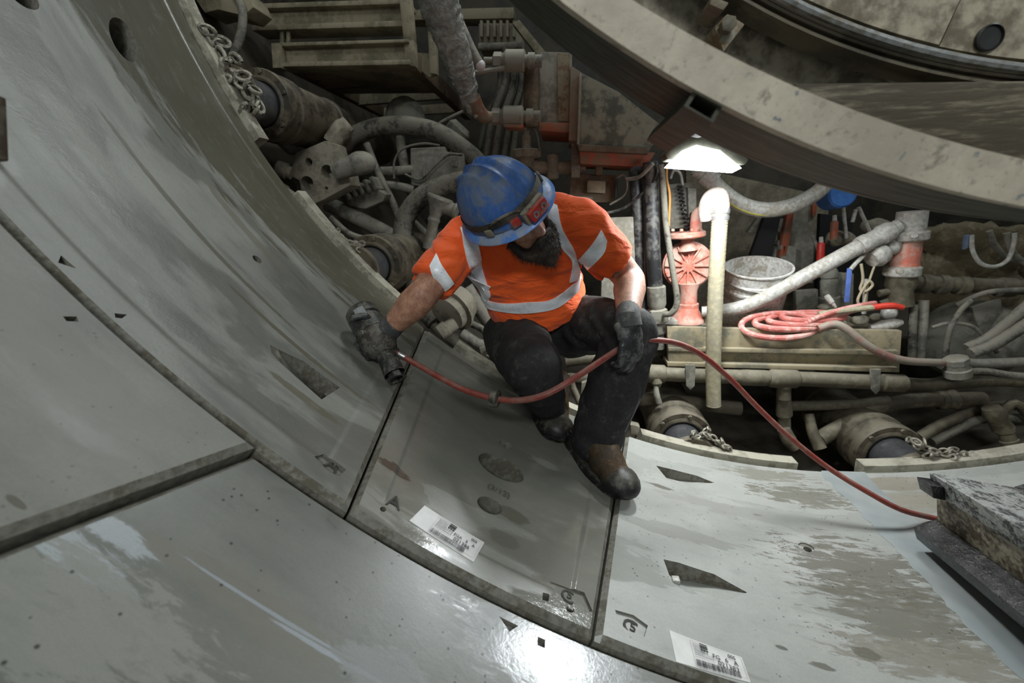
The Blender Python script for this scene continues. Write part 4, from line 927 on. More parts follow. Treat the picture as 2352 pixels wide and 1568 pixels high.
one('cross_beam', bm, grime('streaked_steel', (122, 112, 92), (74, 66, 52), .52, 4, .6, 0, .1, stretch=(1, 1, 7)), 'broad dirty steel cross beam with dark horizontal streaks, inside the erector ring', 'beam')

# ================================================================ steel rail at lower right
dR = -ray(1342, 599).normalized()*1.15
GREASE = grime('greasy_steel', (22, 22, 21), (52, 51, 47), .25, 34, .14, .1, .1, (96, 96, 92), 1.0, spec=.7)
RAILT = grime('gritty_flange', (150, 151, 146), (34, 34, 32), .36, 30, .5, 0, .0, (146, 147, 142), .6, (1, .8, 1))
WEB = grime('rusty_web', (140, 132, 114), (58, 48, 34), .42, 14, .5, .1, .1, bump=.4)
rail = thing('steel_rail', 'greasy wide flanged steel rail beam at lower right, over the puddle', 'rail beam')
YR = .60
def rpoly(pp): return [P(x, y, YR) for x, y in pp]
bm = B(); prism(bm, rpoly([(2133, 1084), (2470, 1142), (2470, 1180), (2140, 1126)]), dR, .004); obj('top_flange', bm, RAILT, rail, 'gritty grey top flange')
bm = B(); prism(bm, rpoly([(2150, 1122), (2176, 1126), (2180, 1218), (2152, 1208)]), dR, .003); obj('web', bm, WEB, rail)
bm = B(); prism(bm, rpoly([(2097, 1210), (2150, 1192), (2190, 1200), (2230, 1240), (2225, 1262), (2104, 1236)]), dR, .004); obj('bottom_flange', bm, GREASE, rail, 'wet black bottom flange')
bm = B(); prism(bm, rpoly([(2105, 1094), (2136, 1098), (2139, 1127), (2112, 1122)]), dR*.05, .002); obj('stop_lug', bm, GREASE, rail)
bm = B(); prism(bm, rpoly([(2325, 1118), (2352, 1110), (2480, 1135), (2440, 1146)]), dR*.4, .003); obj('side_bar', bm, GREASE, rail)
# dark steel post at the left edge
bm = B(); prism(bm, [D(x, y, .62) for x, y in ((-110, 180), (-40, 200), (-34, 352), (-110, 358))], CF*.03, .003)
one('steel_post', bm, grime('dark_post', (74, 64, 50), (104, 98, 84), .4, 12, .5, .3), 'short dark steel bar end poking in at the left edge of the picture', 'post')
# ================================================================ machinery behind the ring, left half
PAINT = grime('dusty_frame_paint', (112, 106, 84), (140, 132, 110), .45, 7, .7, 0, .45)
RUST = grime('rusty_brown_steel', (78, 62, 46), (100, 88, 70), .5, 7, .7, 0, .35)
GREYM = grime('grout_grey_steel', (104, 102, 92), (132, 130, 118), .5, 10, .75, 0, .5)
DUSTY = grime('dusty_casting', (116, 110, 94), (138, 132, 116), .5, 12, .78, 0, .5, bump=.6)
HOSEB = grime('dusty_black_hose', (54, 53, 48), (104, 101, 90), .55, 13, .75, 0, .5, bump=.7)
HOSEG = grime('dusty_grey_hose', (92, 91, 84), (124, 120, 108), .5, 13, .72, 0, .5, bump=.5)
PALE = grime('pale_dusty_panel', (134, 132, 122), (116, 112, 98), .4, 8, .75, 0, .35)
ORANGE = grime('orange_primer', (150, 78, 54), (116, 96, 76), .42, 6, .65, 0, .25)
BLK = grime('black_rubber_hose', (34, 35, 36), (84, 83, 78), .32, 10, .5, 0, .3)
def hose_one(name, pix, rpx, mat, label, cat='hose', group=None, seg=12, n=7, **k): return one(name, TP(B(), pix, rpx, seg, n, **k), mat, label, cat, group)
def slab_one(name, pix, Y, dy, mat, label, cat, group=None, bev=.006): return one(name, slab(B(), pix, Y, dy, bev), mat, label, cat, group)

# steel landing frame, upper left
fr = thing('steel_landing', 'two tier dusty steel landing frame at upper left, its side rails running back', 'platform frame')
def part(name, pix, Y, dy, mat=PAINT, bev=.005, lab=None): return obj(name, slab(B(), pix, Y, dy, bev), mat, fr, lab)
part('upper_beam', [(583, 18), (922, 6), (922, 52), (583, 62)], 1.92, .05); part('top_flange', [(578, 8), (936, -4), (936, 8), (578, 20)], 1.88, .14); part('bottom_flange', [(578, 58), (924, 46), (924, 60), (578, 70)], 1.88, .14)
part('end_post', [(916, -10), (942, -10), (951, 98), (927, 98)], 1.86, .05); part('foot_plate', [(926, 92), (950, 92), (953, 152), (932, 150)], 1.82, .06)
part('lower_beam', [(640, 105), (934, 94), (934, 142), (640, 150)], 1.84, .03); part('lower_top_flange', [(622, 98), (938, 89), (938, 97), (622, 107)], 1.80, .12); part('lower_bottom_flange', [(640, 142), (940, 136), (940, 148), (640, 153)], 1.80, .12)
part('corner_post', [(622, 100), (643, 100), (647, 156), (626, 156)], 1.79, .07); part('outer_post', [(981, 50), (999, 50), (1003, 170), (987, 168)], 1.95, .05); part('gusset', [(950, 120), (990, 122), (1003, 172), (985, 178), (955, 152)], 1.98, .02)
part('hanger', [(657, 66), (665, 66), (665, 100), (657, 100)], 1.9, .02); part('hanger', [(642, 66), (650, 66), (650, 104), (642, 104)], 1.9, .02)
def rail_back(name, x, y, wpx, hpx, Y0, Y1, mat):
    a, b, c, d = P(x, y, Y0), P(x+wpx, y, Y0), P(x+wpx, y+hpx, Y0), P(x, y+hpx, Y0); return obj(name, prism(B(), [a, b, c, d], (0, Y1-Y0, 0), .004), mat, fr)
rail_back('side_rail', 640, 120, 22, 34, 1.86, 3.3, RUST); rail_back('side_rail', 928, 112, 24, 42, 1.86, 3.3, RUST)
for k, Y_ in enumerate((2.30, 2.75, 3.2)):
    a, b = P(652, 132, 1.86), P(940, 126, 1.86); a.y = b.y = Y_; bm = B(); box(bm, (a+b)/2, (b-a).length/2, .022, .035, .004); obj('cross_bar', bm, PAINT if k else RUST, fr)
a, b = P(648, 150, 1.86), P(940, 146, 1.86); bm = B(); prism(bm, [a+V((0, .1, .0)), b+V((0, .1, .0)), b+V((0, .62, 0)), a+V((0, .62, 0))], (0, 0, .012)); obj('deck_plate', bm, PAINT, fr, 'rust brown deck plate')
slab_one('steel_beam', [(936, 22), (1180, 16), (1180, 42), (936, 46)], 2.45, .12, PAINT, 'dusty horizontal steel beam crossing behind the wrapped cable bundle', 'beam')
slab_one('steel_beam', [(436, -20), (566, -20), (582, 16), (560, 36), (500, 22), (470, 30)], 1.62, .15, PAINT, 'broken dusty plate in the upper left corner behind the segment edge', 'plate')
hose_one('cable_hose', [(536, -20, 1.6), (556, 20, 1.6), (555, 70, 1.6), (538, 120, 1.6), (525, 150, 1.65)], 9, HOSEG, 'thick cable hanging beside the segment edge at upper left', 'cable')
# wrapped cable bundle
def wrapmat():
    t = NT('foil_wrap'); tc = t.new('ShaderNodeTexCoord').outputs['Object']; n = t.noise(tc, 20, 5, .6, 1.2); n2 = t.noise(tc, 50, 4, .6, .8)
    return t.done(t.mix(t.ramp(n, .3, .7), lin((112, 112, 107)), lin((160, 160, 153))), .42, t.bump(n, .9, .02, t.bump(n2, .5, .006)))
bun = thing('cable_bundle', 'thick tape wrapped cable bundle hanging down from the top edge', 'cable bundle')
bm = TP(B(), [(985, -70, 1.25), (1010, 10, 1.3), (1032, 80, 1.36), (1052, 140, 1.42), (1068, 190, 1.48), (1082, 235, 1.52), (1100, 262, 1.55)], [44, 42, 38, 34, 30, 24, 18, 16], 20, 14, jit=.012)
obj('wrapping', bm, wrapmat(), bun, 'crumpled grey tape wrapping', smooth=180)
rr = random.Random(4)
pts = catmull([P(*q) for q in [(985, -70, 1.25), (1010, 10, 1.3), (1032, 80, 1.36), (1052, 140, 1.42), (1068, 190, 1.48), (1082, 235, 1.52)]], 14)
for k in range(3, 64, 3):
    d = (pts[k+1]-pts[k]).normalized(); d = (d+V((rr.uniform(-.5, .5), rr.uniform(-.5, .5), 0))).normalized(); rr_k = px2m(41-k*.26, pts[k]); bm = B(); a0 = rr.uniform(0, 6)
    torus(bm, pts[k], d, rr_k, .006, a0, a0+rr.uniform(2.5, 4.5), 20, 6); obj('tape_fold', bm, wrapmat() if 'foil_wrap2' in MATS else MATS.setdefault('foil_wrap2', bpy.data.materials['foil_wrap']), bun)
bm = TP(B(), [(1086, 225, 1.5), (1096, 250, 1.54), (1112, 268, 1.58), (1128, 268, 1.6)], [17, 17, 15, 11], 14, 6); obj('sleeve', bm, grime('orange_brown_sleeve', (122, 82, 62), (110, 100, 84), .45, 14), bun, 'orange brown hose sleeve')
hose_one('cable_hose', [(1052, 50, 1.5), (1068, 85, 1.5), (1084, 118, 1.5), (1100, 146, 1.5)], [13, 13, 12, 12], HOSEG, 'short hose end with a white tip, right of the wrapped bundle', 'hose')
bm = B(); ball(bm, P(1103, 150, 1.5), px2m(12, P(1103, 150, 1.5))); one('white_plug', bm, plain('white_plastic', (206, 200, 200), .5), 'white rounded plug in the short hose end', 'plug')
# couplings on the manifold
for k, (y, lab) in enumerate(((140, 'upper of the two dusty swivel couplings beside the wrapped bundle'), (268, 'lower of the two dusty swivel couplings, orange beneath'))):
    t = thing('swivel_coupling', lab, 'coupling', 'swivel couplings on the manifold block'); Y_ = 1.62
    x = lambda v: (v-(4 if k else 0), y, Y_)
    obj('nipple', LPx(B(), x(1112), x(1136), [(0, 8), (1, 8)], 14), GREYM, t)
    obj('hex_nut', LPx(B(), x(1133), x(1154), [(0, 15), (.1, 18), (.9, 18), (1, 15)], 6), GREYM, t)
    obj('body', LPx(B(), x(1152), x(1206), [(0, 14), (.1, 17), (.2, 23), (.95, 23), (1, 19)], 22), GREYM, t)
    obj('end_collar', LPx(B(), x(1204), x(1245), [(0, 13), (.2, 13), (.22, 17), (.6, 17), (.62, 13), (1, 13)], 20), GREYM, t)
    if k == 0: obj('lever', TP(B(), [(1086, 168, 1.6), (1120, 163, 1.6), (1160, 156, 1.6)], 6, 8, 4), GREYM, t)
    else: obj('base', slab(B(), [(1158, 284), (1202, 286), (1200, 294), (1158, 292)], 1.58, .1), ORANGE, t, 'orange base')
mb = thing('manifold_block', 'big dusty manifold block with a rusty streak and orange underside, above the hat', 'manifold block')
obj('side_cylinder', LPx(B(), (1222, 156, 1.7), (1218, 292, 1.7), [(0, 14), (.02, 18), (.97, 18), (1, 15)], 22), RUST, mb)
obj('block', slab(B(), [(1240, 118), (1314, 120), (1312, 284), (1238, 282)], 1.72, .35), GREYM, mb)
obj('rusty_strip', slab(B(), [(1280, 122), (1308, 122), (1306, 278), (1282, 278)], 1.708, .012, .002), grime('rust_streak', (98, 74, 44), (122, 112, 92), .5, 18), mb, 'rust streaked strip')
obj('base_plate', slab(B(), [(1238, 280), (1310, 282), (1306, 304), (1238, 300)], 1.70, .35), ORANGE, mb, 'orange base plate')
obj('mount_channel', slab(B(), [(1311, 150), (1334, 165), (1328, 324), (1306, 322)], 1.68, .3), grime('orange_grey_channel', (128, 74, 52), (116, 108, 92), .55, 5), mb)
cab = thing('equipment_cabinet', 'dark scraped cabinet panel under the erector ring, orange beam beneath it', 'cabinet')
obj('panel', slab(B(), [(1334, 166), (1420, 210), (1530, 296), (1490, 346), (1328, 332)], 1.66, .35), grime('scraped_dark_panel', (76, 76, 66), (122, 120, 104), .45, 6, .6), cab)
obj('edge_strip', slab(B(), [(1331, 164), (1337, 168), (1331, 334), (1325, 332)], 1.645, .02, .002), PALE, cab)
obj('sill', slab(B(), [(1326, 330), (1494, 340), (1488, 354), (1330, 346)], 1.63, .35), RUST, cab)
obj('skirt_beam', slab(B(), [(1331, 345), (1505, 350), (1486, 384), (1333, 376)], 1.67, .25), ORANGE, cab, 'orange skirt beam')
for k, (a, b, r, lab) in enumerate((((1160, 150), (1110, 400), 7, 'second from the left'), ((1178, 160), (1128, 410), 9, 'middle one'), ((1196, 165), (1150, 410), 7, 'fourth from the left'), ((1208, 170), (1172, 400), 8, 'rightmost'), ((1148, 170), (1098, 360), 6, 'leftmost'))):
    hose_one('slack_hose', [(a[0], a[1]-40, 2.25+.05*k), (a[0]-2, a[1]+40, 2.2+.05*k), ((a[0]+b[0])/2-5, (a[1]+b[1])/2, 2.2+.05*k), (b[0], b[1], 2.25+.05*k)], r, HOSEB, 'dusty black hose behind the swivel couplings, '+lab+' in the slanting row', 'hose', 'slanting hoses behind the couplings')
va = thing('valve_tree', 'dusty brown valve tree standing right behind the blue hat', 'valve')
obj('stem', LPx(B(), (1210, 300, 1.85), (1210, 346, 1.85), [(0, 7), (.2, 7), (.22, 11), (1, 11)], 18), DUSTY, va); obj('flange', LPx(B(), (1210, 344, 1.85), (1210, 364, 1.85), [(0, 31), (.1, 34), (.9, 34), (1, 31)], 26), DUSTY, va)
obj('body', LPx(B(), (1210, 362, 1.85), (1210, 404, 1.85), [(0, 18), (.5, 16), (1, 19)], 20), DUSTY, va); obj('branch_pipe', LPx(B(), (1212, 383, 1.86), (1345, 386, 1.86), [(0, 15), (1, 15)], 18), DUSTY, va)
obj('tee', LPx(B(), (1270, 354, 1.84), (1270, 412, 1.84), [(0, 11), (.05, 14), (.95, 14), (1, 11)], 18), DUSTY, va)
slab_one('steel_post', [(1312, 322), (1334, 322), (1332, 408), (1312, 408)], 1.78, .06, GREYM, 'short dusty steel post between the valve tree and the orange beam', 'post')
jb = thing('terminal_box', 'small brown double terminal box above the raised shoulder', 'terminal box')
obj('case', slab(B(), [(1310, 398), (1414, 402), (1410, 466), (1308, 462)], 1.80, .15), RUST, jb); obj('lid', slab(B(), [(1349, 414), (1392, 416), (1390, 444), (1348, 442)], 1.76, .04), PAINT, jb); obj('plate', slab(B(), [(1326, 450), (1362, 452), (1361, 463), (1325, 461)], 1.785, .01, .001), PALE, jb, 'pale rating plate')
bm = LPx(B(), (1416, 412, 1.75), (1414, 452, 1.75), [(0, 3), (.3, 3.5), (1, 3)], 10); one('spark_lead', bm, plain('black_white_plug', (40, 40, 42), .4), 'small black plug hanging right of the terminal box', 'plug')
slab_one('steel_upright', [(1368, 368), (1386, 368), (1384, 402), (1368, 402)], 1.75, .05, RUST, 'stub of brown steel under the orange beam', 'post')
hose_one('loop_cable', [(1380, 492, 1.6), (1432, 478, 1.6), (1480, 440, 1.55), (1508, 402, 1.5), (1508, 372, 1.5)], 3.2, BLK, 'thin dark cable looping from under the bracket to the raised shoulder', 'cable')
hose_one('loop_cable', [(1418, 408, 1.7), (1432, 402, 1.7), (1440, 425, 1.7), (1432, 450, 1.7), (1400, 470, 1.68)], 2.5, HOSEG, 'pale thin cable curling beside the terminal box', 'cable')
hose_one('loop_cable', [(1500, 376, 1.45), (1470, 405, 1.5), (1440, 412, 1.55)], 4, HOSEG, 'grey cable end hanging from the orange beam', 'cable')
hose_one('loop_cable', [(1205, 300, 1.8), (1215, 292, 1.8), (1232, 305, 1.8), (1240, 345, 1.8)], 2.5, HOSEG, 'thin cable arching over the valve tree', 'cable')
slab_one('shield_plate', [(1386, 500), (1466, 497), (1462, 640), (1455, 700), (1380, 690)], 1.58, .05, PALE, 'beige steel plate standing behind the orange sleeve', 'plate')
# big hoses and castings behind the left segment
hose_one('suction_hose', [(780, 345, 1.95), (812, 312, 1.95), (868, 292, 1.95), (930, 288, 1.95), (1000, 302, 1.95), (1060, 338, 1.95), (1105, 378, 1.95), (1140, 420, 1.95)], 20, HOSEB, 'fat dusty hose arching across above the pale junction box', seg=16)
hose_one('suction_hose', [(1000, 740, 1.6), (962, 690, 1.65), (938, 630, 1.7), (925, 565, 1.72), (930, 505, 1.74), (965, 455, 1.76), (1020, 426, 1.78), (1090, 412, 1.8)], 22, HOSEB, 'fat dusty hose curving down behind the orange sleeve', seg=16)
hose_one('suction_hose', [(752, 468, 1.8), (800, 490, 1.8), (860, 520, 1.82), (930, 560, 1.84), (1000, 610, 1.86)], 17, HOSEG, 'straight grey hose slanting under the finned casting', seg=14)
hose_one('suction_hose', [(935, 560, 1.78), (975, 600, 1.78), (1020, 650, 1.78), (1060, 700, 1.78)], 18, HOSEG, 'grey hose slanting down towards the orange cuff', seg=14)
hose_one('suction_hose', [(1070, 660, 1.7), (1095, 700, 1.7), (1125, 745, 1.7), (1140, 800, 1.68)], 17, HOSEG, 'grey hose passing behind the waist', seg=14)
hose_one('thin_pipe', [(842, 330, 1.9), (868, 395, 1.88), (900, 460, 1.86), (925, 520, 1.84)], 8, HOSEG, 'thin dusty pipe slanting down left of the pale junction box', 'pipe')
hose_one('thin_pipe', [(876, 393, 1.92), (915, 392, 1.92), (952, 388, 1.92)], 10, GREYM, 'upper short pipe running into the pale junction box', 'pipe')
hose_one('thin_pipe', [(880, 424, 1.92), (915, 428, 1.92), (952, 436, 1.92)], 10, GREYM, 'lower short pipe running into the pale junction box', 'pipe')
hose_one('thin_pipe', [(918, 290, 1.98), (922, 340, 1.98), (930, 385, 1.98)], 11, GREYM, 'short upright pipe under the arching fat hose', 'pipe')
hose_one('thin_pipe', [(940, 500, 1.86), (990, 545, 1.86), (1010, 560, 1.86)], 7, HOSEG, 'thin pipe crossing behind the funnel fitting', 'pipe')
jn = thing('junction_box', 'pale dusty junction box left of the blue hat', 'junction box')
obj('case', slab(B(), [(942, 340), (1022, 336), (1024, 348), (1066, 352), (1068, 420), (1010, 432), (944, 425)], 1.90, .16, .008), PALE, jn); obj('catch', slab(B(), [(1036, 366), (1050, 366), (1050, 382), (1036, 382)], 1.885, .02, .002), GREYM, jn); obj('latch_rod', LPx(B(), (974, 370, 1.89), (974, 415, 1.89), [(0, 2), (1, 2)], 8), GREYM, jn)
hose_one('loop_cable', [(905, 410, 1.85), (906, 370, 1.85), (925, 342, 1.85), (970, 330, 1.85), (1010, 334, 1.85)], 2.6, HOSEB, 'thin cable looping over the left of the pale junction box', 'cable')
hose_one('loop_cable', [(930, 400, 1.86), (965, 412, 1.86), (1000, 380, 1.86), (1030, 356, 1.86), (1062, 356, 1.86)], 2.6, HOSEB, 'thin cable waving across the face of the pale junction box', 'cable')
hose_one('loop_cable', [(994, 296, 2.1), (1015, 280, 2.1), (1050, 262, 2.1), (1064, 256, 2.1)], 3.5, HOSEG, 'thin grey lead rising towards the wrapped bundle', 'cable')
one('small_tank', LPx(B(), (932, 300, 2.3), (930, 222, 2.3), [(0, 46), (.4, 46), (.7, 40), (.9, 26), (1, 10)], 26), GREYM, 'domed dusty tank behind the arching fat hose', 'tank')
one('small_tank', LPx(B(), (1030, 330, 2.2), (1062, 288, 2.2), [(0, 26), (.8, 28), (1, 20)], 22), GREYM, 'small round dusty motor right of the domed tank', 'motor')
vb = thing('valve_block', 'dusty ported valve block with dark holes, at the segment edge', 'valve block')
cbm = slab(B(), [(678, 350), (745, 322), (770, 330), (778, 372), (800, 400), (806, 425), (745, 458), (706, 476), (668, 462), (690, 436), (686, 414), (664, 404)], 1.54, .12, .012)
ct = B()
for x, y, r in ((704, 371, 9), (746, 393, 15), (700, 420, 16), (745, 432, 4)): lathe(ct, P(x, y, 1.52), (0, 1, 0), [(0, px2m(r, P(x, y, 1.50))), (.10, px2m(r, P(x, y, 1.50)))], 18)
obj('body', boolean(cbm, ct), DUSTY, vb); obj('port', LPx(B(), (670, 398, 1.52), (634, 384, 1.50), [(0, 14), (.3, 14), (.32, 18), (.9, 18), (1, 15)], 20), DUSTY, vb); obj('port', LPx(B(), (672, 458, 1.52), (640, 436, 1.52), [(0, 17), (.6, 17), (.62, 20), (1, 20)], 20), DUSTY, vb)
bm = B(); p = P(830, 374, 1.50); ball(bm, p, px2m(30, p), (1.15, .9, .85)); tube(bm, [P(770, 396, 1.50), P(800, 384, 1.50), p], [px2m(18, p), px2m(22, p), px2m(26, p)], 16, 4); obj('accumulator', bm, GREYM, vb, 'rounded grey bulb')
obj('upper_elbow', TP(B(), [(760, 330, 1.62), (782, 300, 1.64), (800, 285, 1.66)], [20, 22, 18], 14, 5, jit=.006), DUSTY, vb)
cf_ = thing('finned_casting', 'grey ribbed casting below the rounded bulb', 'casting')
obj('body', slab(B(), [(792, 452), (850, 424), (886, 446), (880, 462), (838, 480), (800, 472)], 1.76, .1, .01), GREYM, cf_)
for k in range(5): obj('fin', slab(B(), [(786+k*15, 436-k*7), (793+k*15, 432-k*7), (806+k*15, 452-k*5), (800+k*15, 458-k*5)], 1.73, .1, .003), GREYM, cf_)
fun = thing('funnel_fitting', 'pale funnel shaped pipe fitting between the fat hose and the orange sleeve', 'pipe fitting')
obj('funnel', LPx(B(), (1012, 452, 1.7), (998, 500, 1.7), [(0, 30), (.1, 31), (.5, 20), (.9, 13), (1, 13)], 22), PALE, fun); obj('stem', LPx(B(), (998, 498, 1.7), (984, 570, 1.7), [(0, 13), (.1, 15), (.2, 12), (1, 13)], 18), PALE, fun); obj('side_tee', LPx(B(), (1012, 472, 1.7), (1050, 486, 1.7), [(0, 16), (.8, 16), (.85, 19), (1, 19)], 18), PALE, fun)
mo = thing('hydraulic_motor', 'round muddy hydraulic motor under the orange cuff', 'motor')
obj('case', LPx(B(), (1060, 690, 1.62), (1022, 726, 1.5), [(0, 44), (.45, 52), (.5, 57), (.62, 57), (.66, 48), (.9, 44), (1, 30)], 28), DUSTY, mo)
pm = P(1030, 716, 1.5); axm = (P(1022, 726, 1.5)-P(1060, 690, 1.62)).normalized(); nm = axm.orthogonal().normalized(); bmn = axm.cross(nm)
bolts('motor_bolt', [pm-axm*.02+(nm*math.cos(a)+bmn*math.sin(a))*.070 for a in (2*math.pi*k/7 for k in range(7))], axm, .010, .014, DUSTY, mo)
obj('port', LPx(B(), (1046, 740, 1.5), (1010, 765, 1.46), [(0, 16), (.5, 16), (.52, 20), (1, 18)], 18), DUSTY, mo)
hose_one('slack_hose', [(905, 640, 1.7), (940, 690, 1.66), (985, 735, 1.62), (1020, 770, 1.6)], 10, HOSEB, 'dark hose sagging under the round muddy motor')
hose_one('slack_hose', [(1060, 765, 1.55), (1100, 790, 1.55), (1150, 800, 1.55), (1180, 860, 1.5)], 13, HOSEG, 'grey hose lying low behind the bent knee')
hose_one('slack_hose', [(1080, 742, 1.62), (1112, 760, 1.6), (1130, 800, 1.58), (1120, 838, 1.52)], 8, HOSEB, 'thin black hose tangled behind the waist')
one('pipe_bracket', slab(B(), [(1100, 800), (1140, 790), (1160, 830), (1120, 850)], 1.5, .05), DUSTY, 'muddy bracket low behind the bent knee', 'bracket')
hose_one('slack_hose', [(760, 500, 1.65), (800, 535, 1.62), (835, 548, 1.62), (880, 560, 1.62), (920, 590, 1.62)], 7, HOSEB, 'thin hose draped over the mid left ram')
hose_one('slack_hose', [(640, 330, 1.64), (672, 352, 1.6), (700, 322, 1.6), (726, 305, 1.66)], 4, HOSEG, 'thin bent tube above the ported valve block')
hose_one('slack_hose', [(690, 240, 2.1), (740, 300, 2.1), (780, 360, 2.1), (800, 420, 2.1)], 9, HOSEB, 'dark hose hanging behind the ported valve block')
slab_one('pipe_clamp', [(742, 282), (800, 262), (815, 296), (758, 318)], 1.98, .06, DUSTY, 'dusty clamp at the left end of the arching fat hose', 'clamp')
gl = thing('gear_motor', 'finned dusty drive motor at top centre, behind the ring', 'motor')
obj('case', slab(B(), [(1098, 52), (1196, 52), (1200, 112), (1100, 112)], 2.3, .2, .012), DUSTY, gl)
for k in range(6): obj('fin', slab(B(), [(1102+k*15, 46), (1108+k*15, 46), (1108+k*15, 84), (1102+k*15, 84)], 2.26, .1, .003), DUSTY, gl)
obj('shaft', LPx(B(), (1100, 108, 2.25), (1200, 106, 2.25), [(0, 8), (1, 8)], 16), GREYM, gl)
slab_one('steel_strut', [(1176, 52), (1192, 44), (1262, 130), (1240, 134)], 2.1, .06, PAINT, 'slanting dusty strut beside the drive motor', 'strut')

# ================================================================ machinery behind the ring, right half
CREAM = grime('cream_hose', (172, 164, 136), (150, 144, 124), .3, 10, .5, 0, .25)
WHITE = grime('white_plastic_dirty', (186, 184, 176), (150, 144, 130), .3, 12, .5, 0, .3)
SALMON = grime('salmon_pump_paint', (206, 120, 100), (196, 158, 142), .45, 9, .55, 0, .35, (206, 170, 156))
for k, (a, r, lab) in enumerate((([(1458, 385, 1.62), (1464, 480, 1.6), (1468, 600, 1.6), (1474, 730, 1.58)], 14, 'left thick black hose hanging beside the pump'), ([(1494, 372, 1.55), (1497, 480, 1.55), (1500, 580, 1.54), (1506, 668, 1.54)], 17, 'right thick black hose hanging beside the pump, ending in a beige fitting'), ([(1476, 390, 1.7), (1482, 500, 1.7), (1486, 620, 1.7), (1490, 700, 1.7)], 12, 'rear black hose between the two thick ones'))):
    hose_one('hanging_hose', a, r, BLK, lab, 'hose', seg=16)
hf = thing('hose_fitting', 'beige threaded hose fitting below the right thick black hose', 'hose fitting')
obj('sleeve', LPx(B(), (1507, 656, 1.54), (1509, 708, 1.54), [(0, 19), (.05, 21), (.8, 21), (1, 17)], 20), GREYM, hf); obj('hex', LPx(B(), (1509, 708, 1.54), (1511, 742, 1.54), [(0, 19), (.1, 23), (.9, 23), (1, 19)], 6), GREYM, hf); obj('tail', LPx(B(), (1511, 740, 1.54), (1513, 800, 1.54), [(0, 16), (.4, 17), (.45, 13), (1, 13)], 18), GREYM, hf)
hose_one('thin_cable', [(1518, 378, 1.5), (1524, 440, 1.5), (1530, 520, 1.5), (1545, 620, 1.48), (1555, 690, 1.46), (1543, 718, 1.46), (1525, 722, 1.48)], 7, HOSEB, 'grey cable hanging in front of the pump and hooking at the bottom', 'cable')
hose_one('thin_cable', [(1532, 376, 1.55), (1531, 410, 1.55), (1538, 450, 1.55), (1536, 520, 1.55)], 3, plain('orange_cable', (186, 128, 56), .5), 'thin orange cable left of the grey box', 'cable')
pu = thing('diaphragm_pump', 'salmon pink diaphragm pump with a ribbed round cover, below the lamp', 'pump')
Yp = 1.66; pc = P(1580, 610, Yp); rp = px2m(55, pc); fa = (CAM-pc).normalized(); fa = V((fa.x*.5, fa.y, fa.z*.3)).normalized()
bm = B(); lathe(bm, pc-fa*.05, fa, [(0, rp*.8), (.01, rp), (.032, rp), (.036, rp*.94), (.048, rp*.92), (.058, rp*.3), (.060, rp*.05)], 40); obj('cover', bm, SALMON, pu)
xa = V((0, 0, 1)).cross(fa).normalized(); ya = fa.cross(xa)
for k in range(12):
    a = 2*math.pi*k/12; d = xa*math.cos(a)+ya*math.sin(a); s = fa.cross(d); b0, b1 = pc+d*rp*.15+fa*.012, pc+d*rp*.9+fa*.0
    bm = B(); prism(bm, [b0-s*.004, b1-s*.004, b1+s*.004, b0+s*.004], fa*.012, .002); obj('rib', bm, SALMON, pu)
bm = B(); lathe(bm, pc, fa, [(0, rp*.27), (.018, rp*.27), (.022, rp*.22)], 24); obj('hub', bm, SALMON, pu)
obj('top_neck', LPx(B(), (1579, 542, Yp), (1580, 575, Yp), [(0, 15), (.6, 15), (1, 22)], 20), SALMON, pu); obj('top_flange', LPx(B(), (1577, 532, Yp), (1577, 546, Yp), [(0, 38), (.2, 41), (.8, 41), (1, 38)], 24), SALMON, pu)
bolts('flange_bolt', [P(1577+dx, 531, Yp-.03) for dx in (-32, -12, 12, 32)], (0, 0, 1), .009, .012, SALMON, pu)
obj('outlet_pipe', TP(B(), [(1598, 532, Yp), (1599, 505, Yp), (1603, 490, Yp), (1616, 486, Yp)], 13, 14, 5), SALMON, pu); obj('outlet_collar', LPx(B(), (1604, 488, Yp), (1626, 490, Yp), [(0, 15), (.2, 18), (.8, 18), (1, 15)], 20), plain('red_ring', (200, 66, 52), .5), pu)
obj('lower_neck', LPx(B(), (1582, 650, Yp), (1580, 704, Yp), [(0, 24), (.3, 19), (.85, 19), (.87, 23), (1, 23)], 22), SALMON, pu); obj('foot', LPx(B(), (1580, 700, Yp), (1578, 738, Yp), [(0, 22), (.3, 24), (.8, 37), (1, 38)], 22), SALMON, pu)
obj('foot_rail', slab(B(), [(1525, 734), (1616, 738), (1614, 748), (1525, 745)], Yp-.06, .14, .003), WHITE, pu, 'pale mounting rail')
bolts('foot_bolt', [P(x, 736, Yp-.05) for x in (1545, 1582, 1605)], (0, 0, 1), .012, .016, WHITE, pu)
eb = thing('grey_box', 'grey electrical box behind the coiled black cord', 'box')
obj('case', slab(B(), [(1533, 428), (1588, 422), (1597, 522), (1538, 526)], 1.80, .12, .006), PALE, eb); obj('lid', slab(B(), [(1532, 424), (1590, 418), (1590, 430), (1533, 435)], 1.78, .15, .003), PALE, eb); obj('side_box', slab(B(), [(1580, 430), (1600, 433), (1600, 500), (1582, 500)], 1.76, .05, .004), PALE, eb)
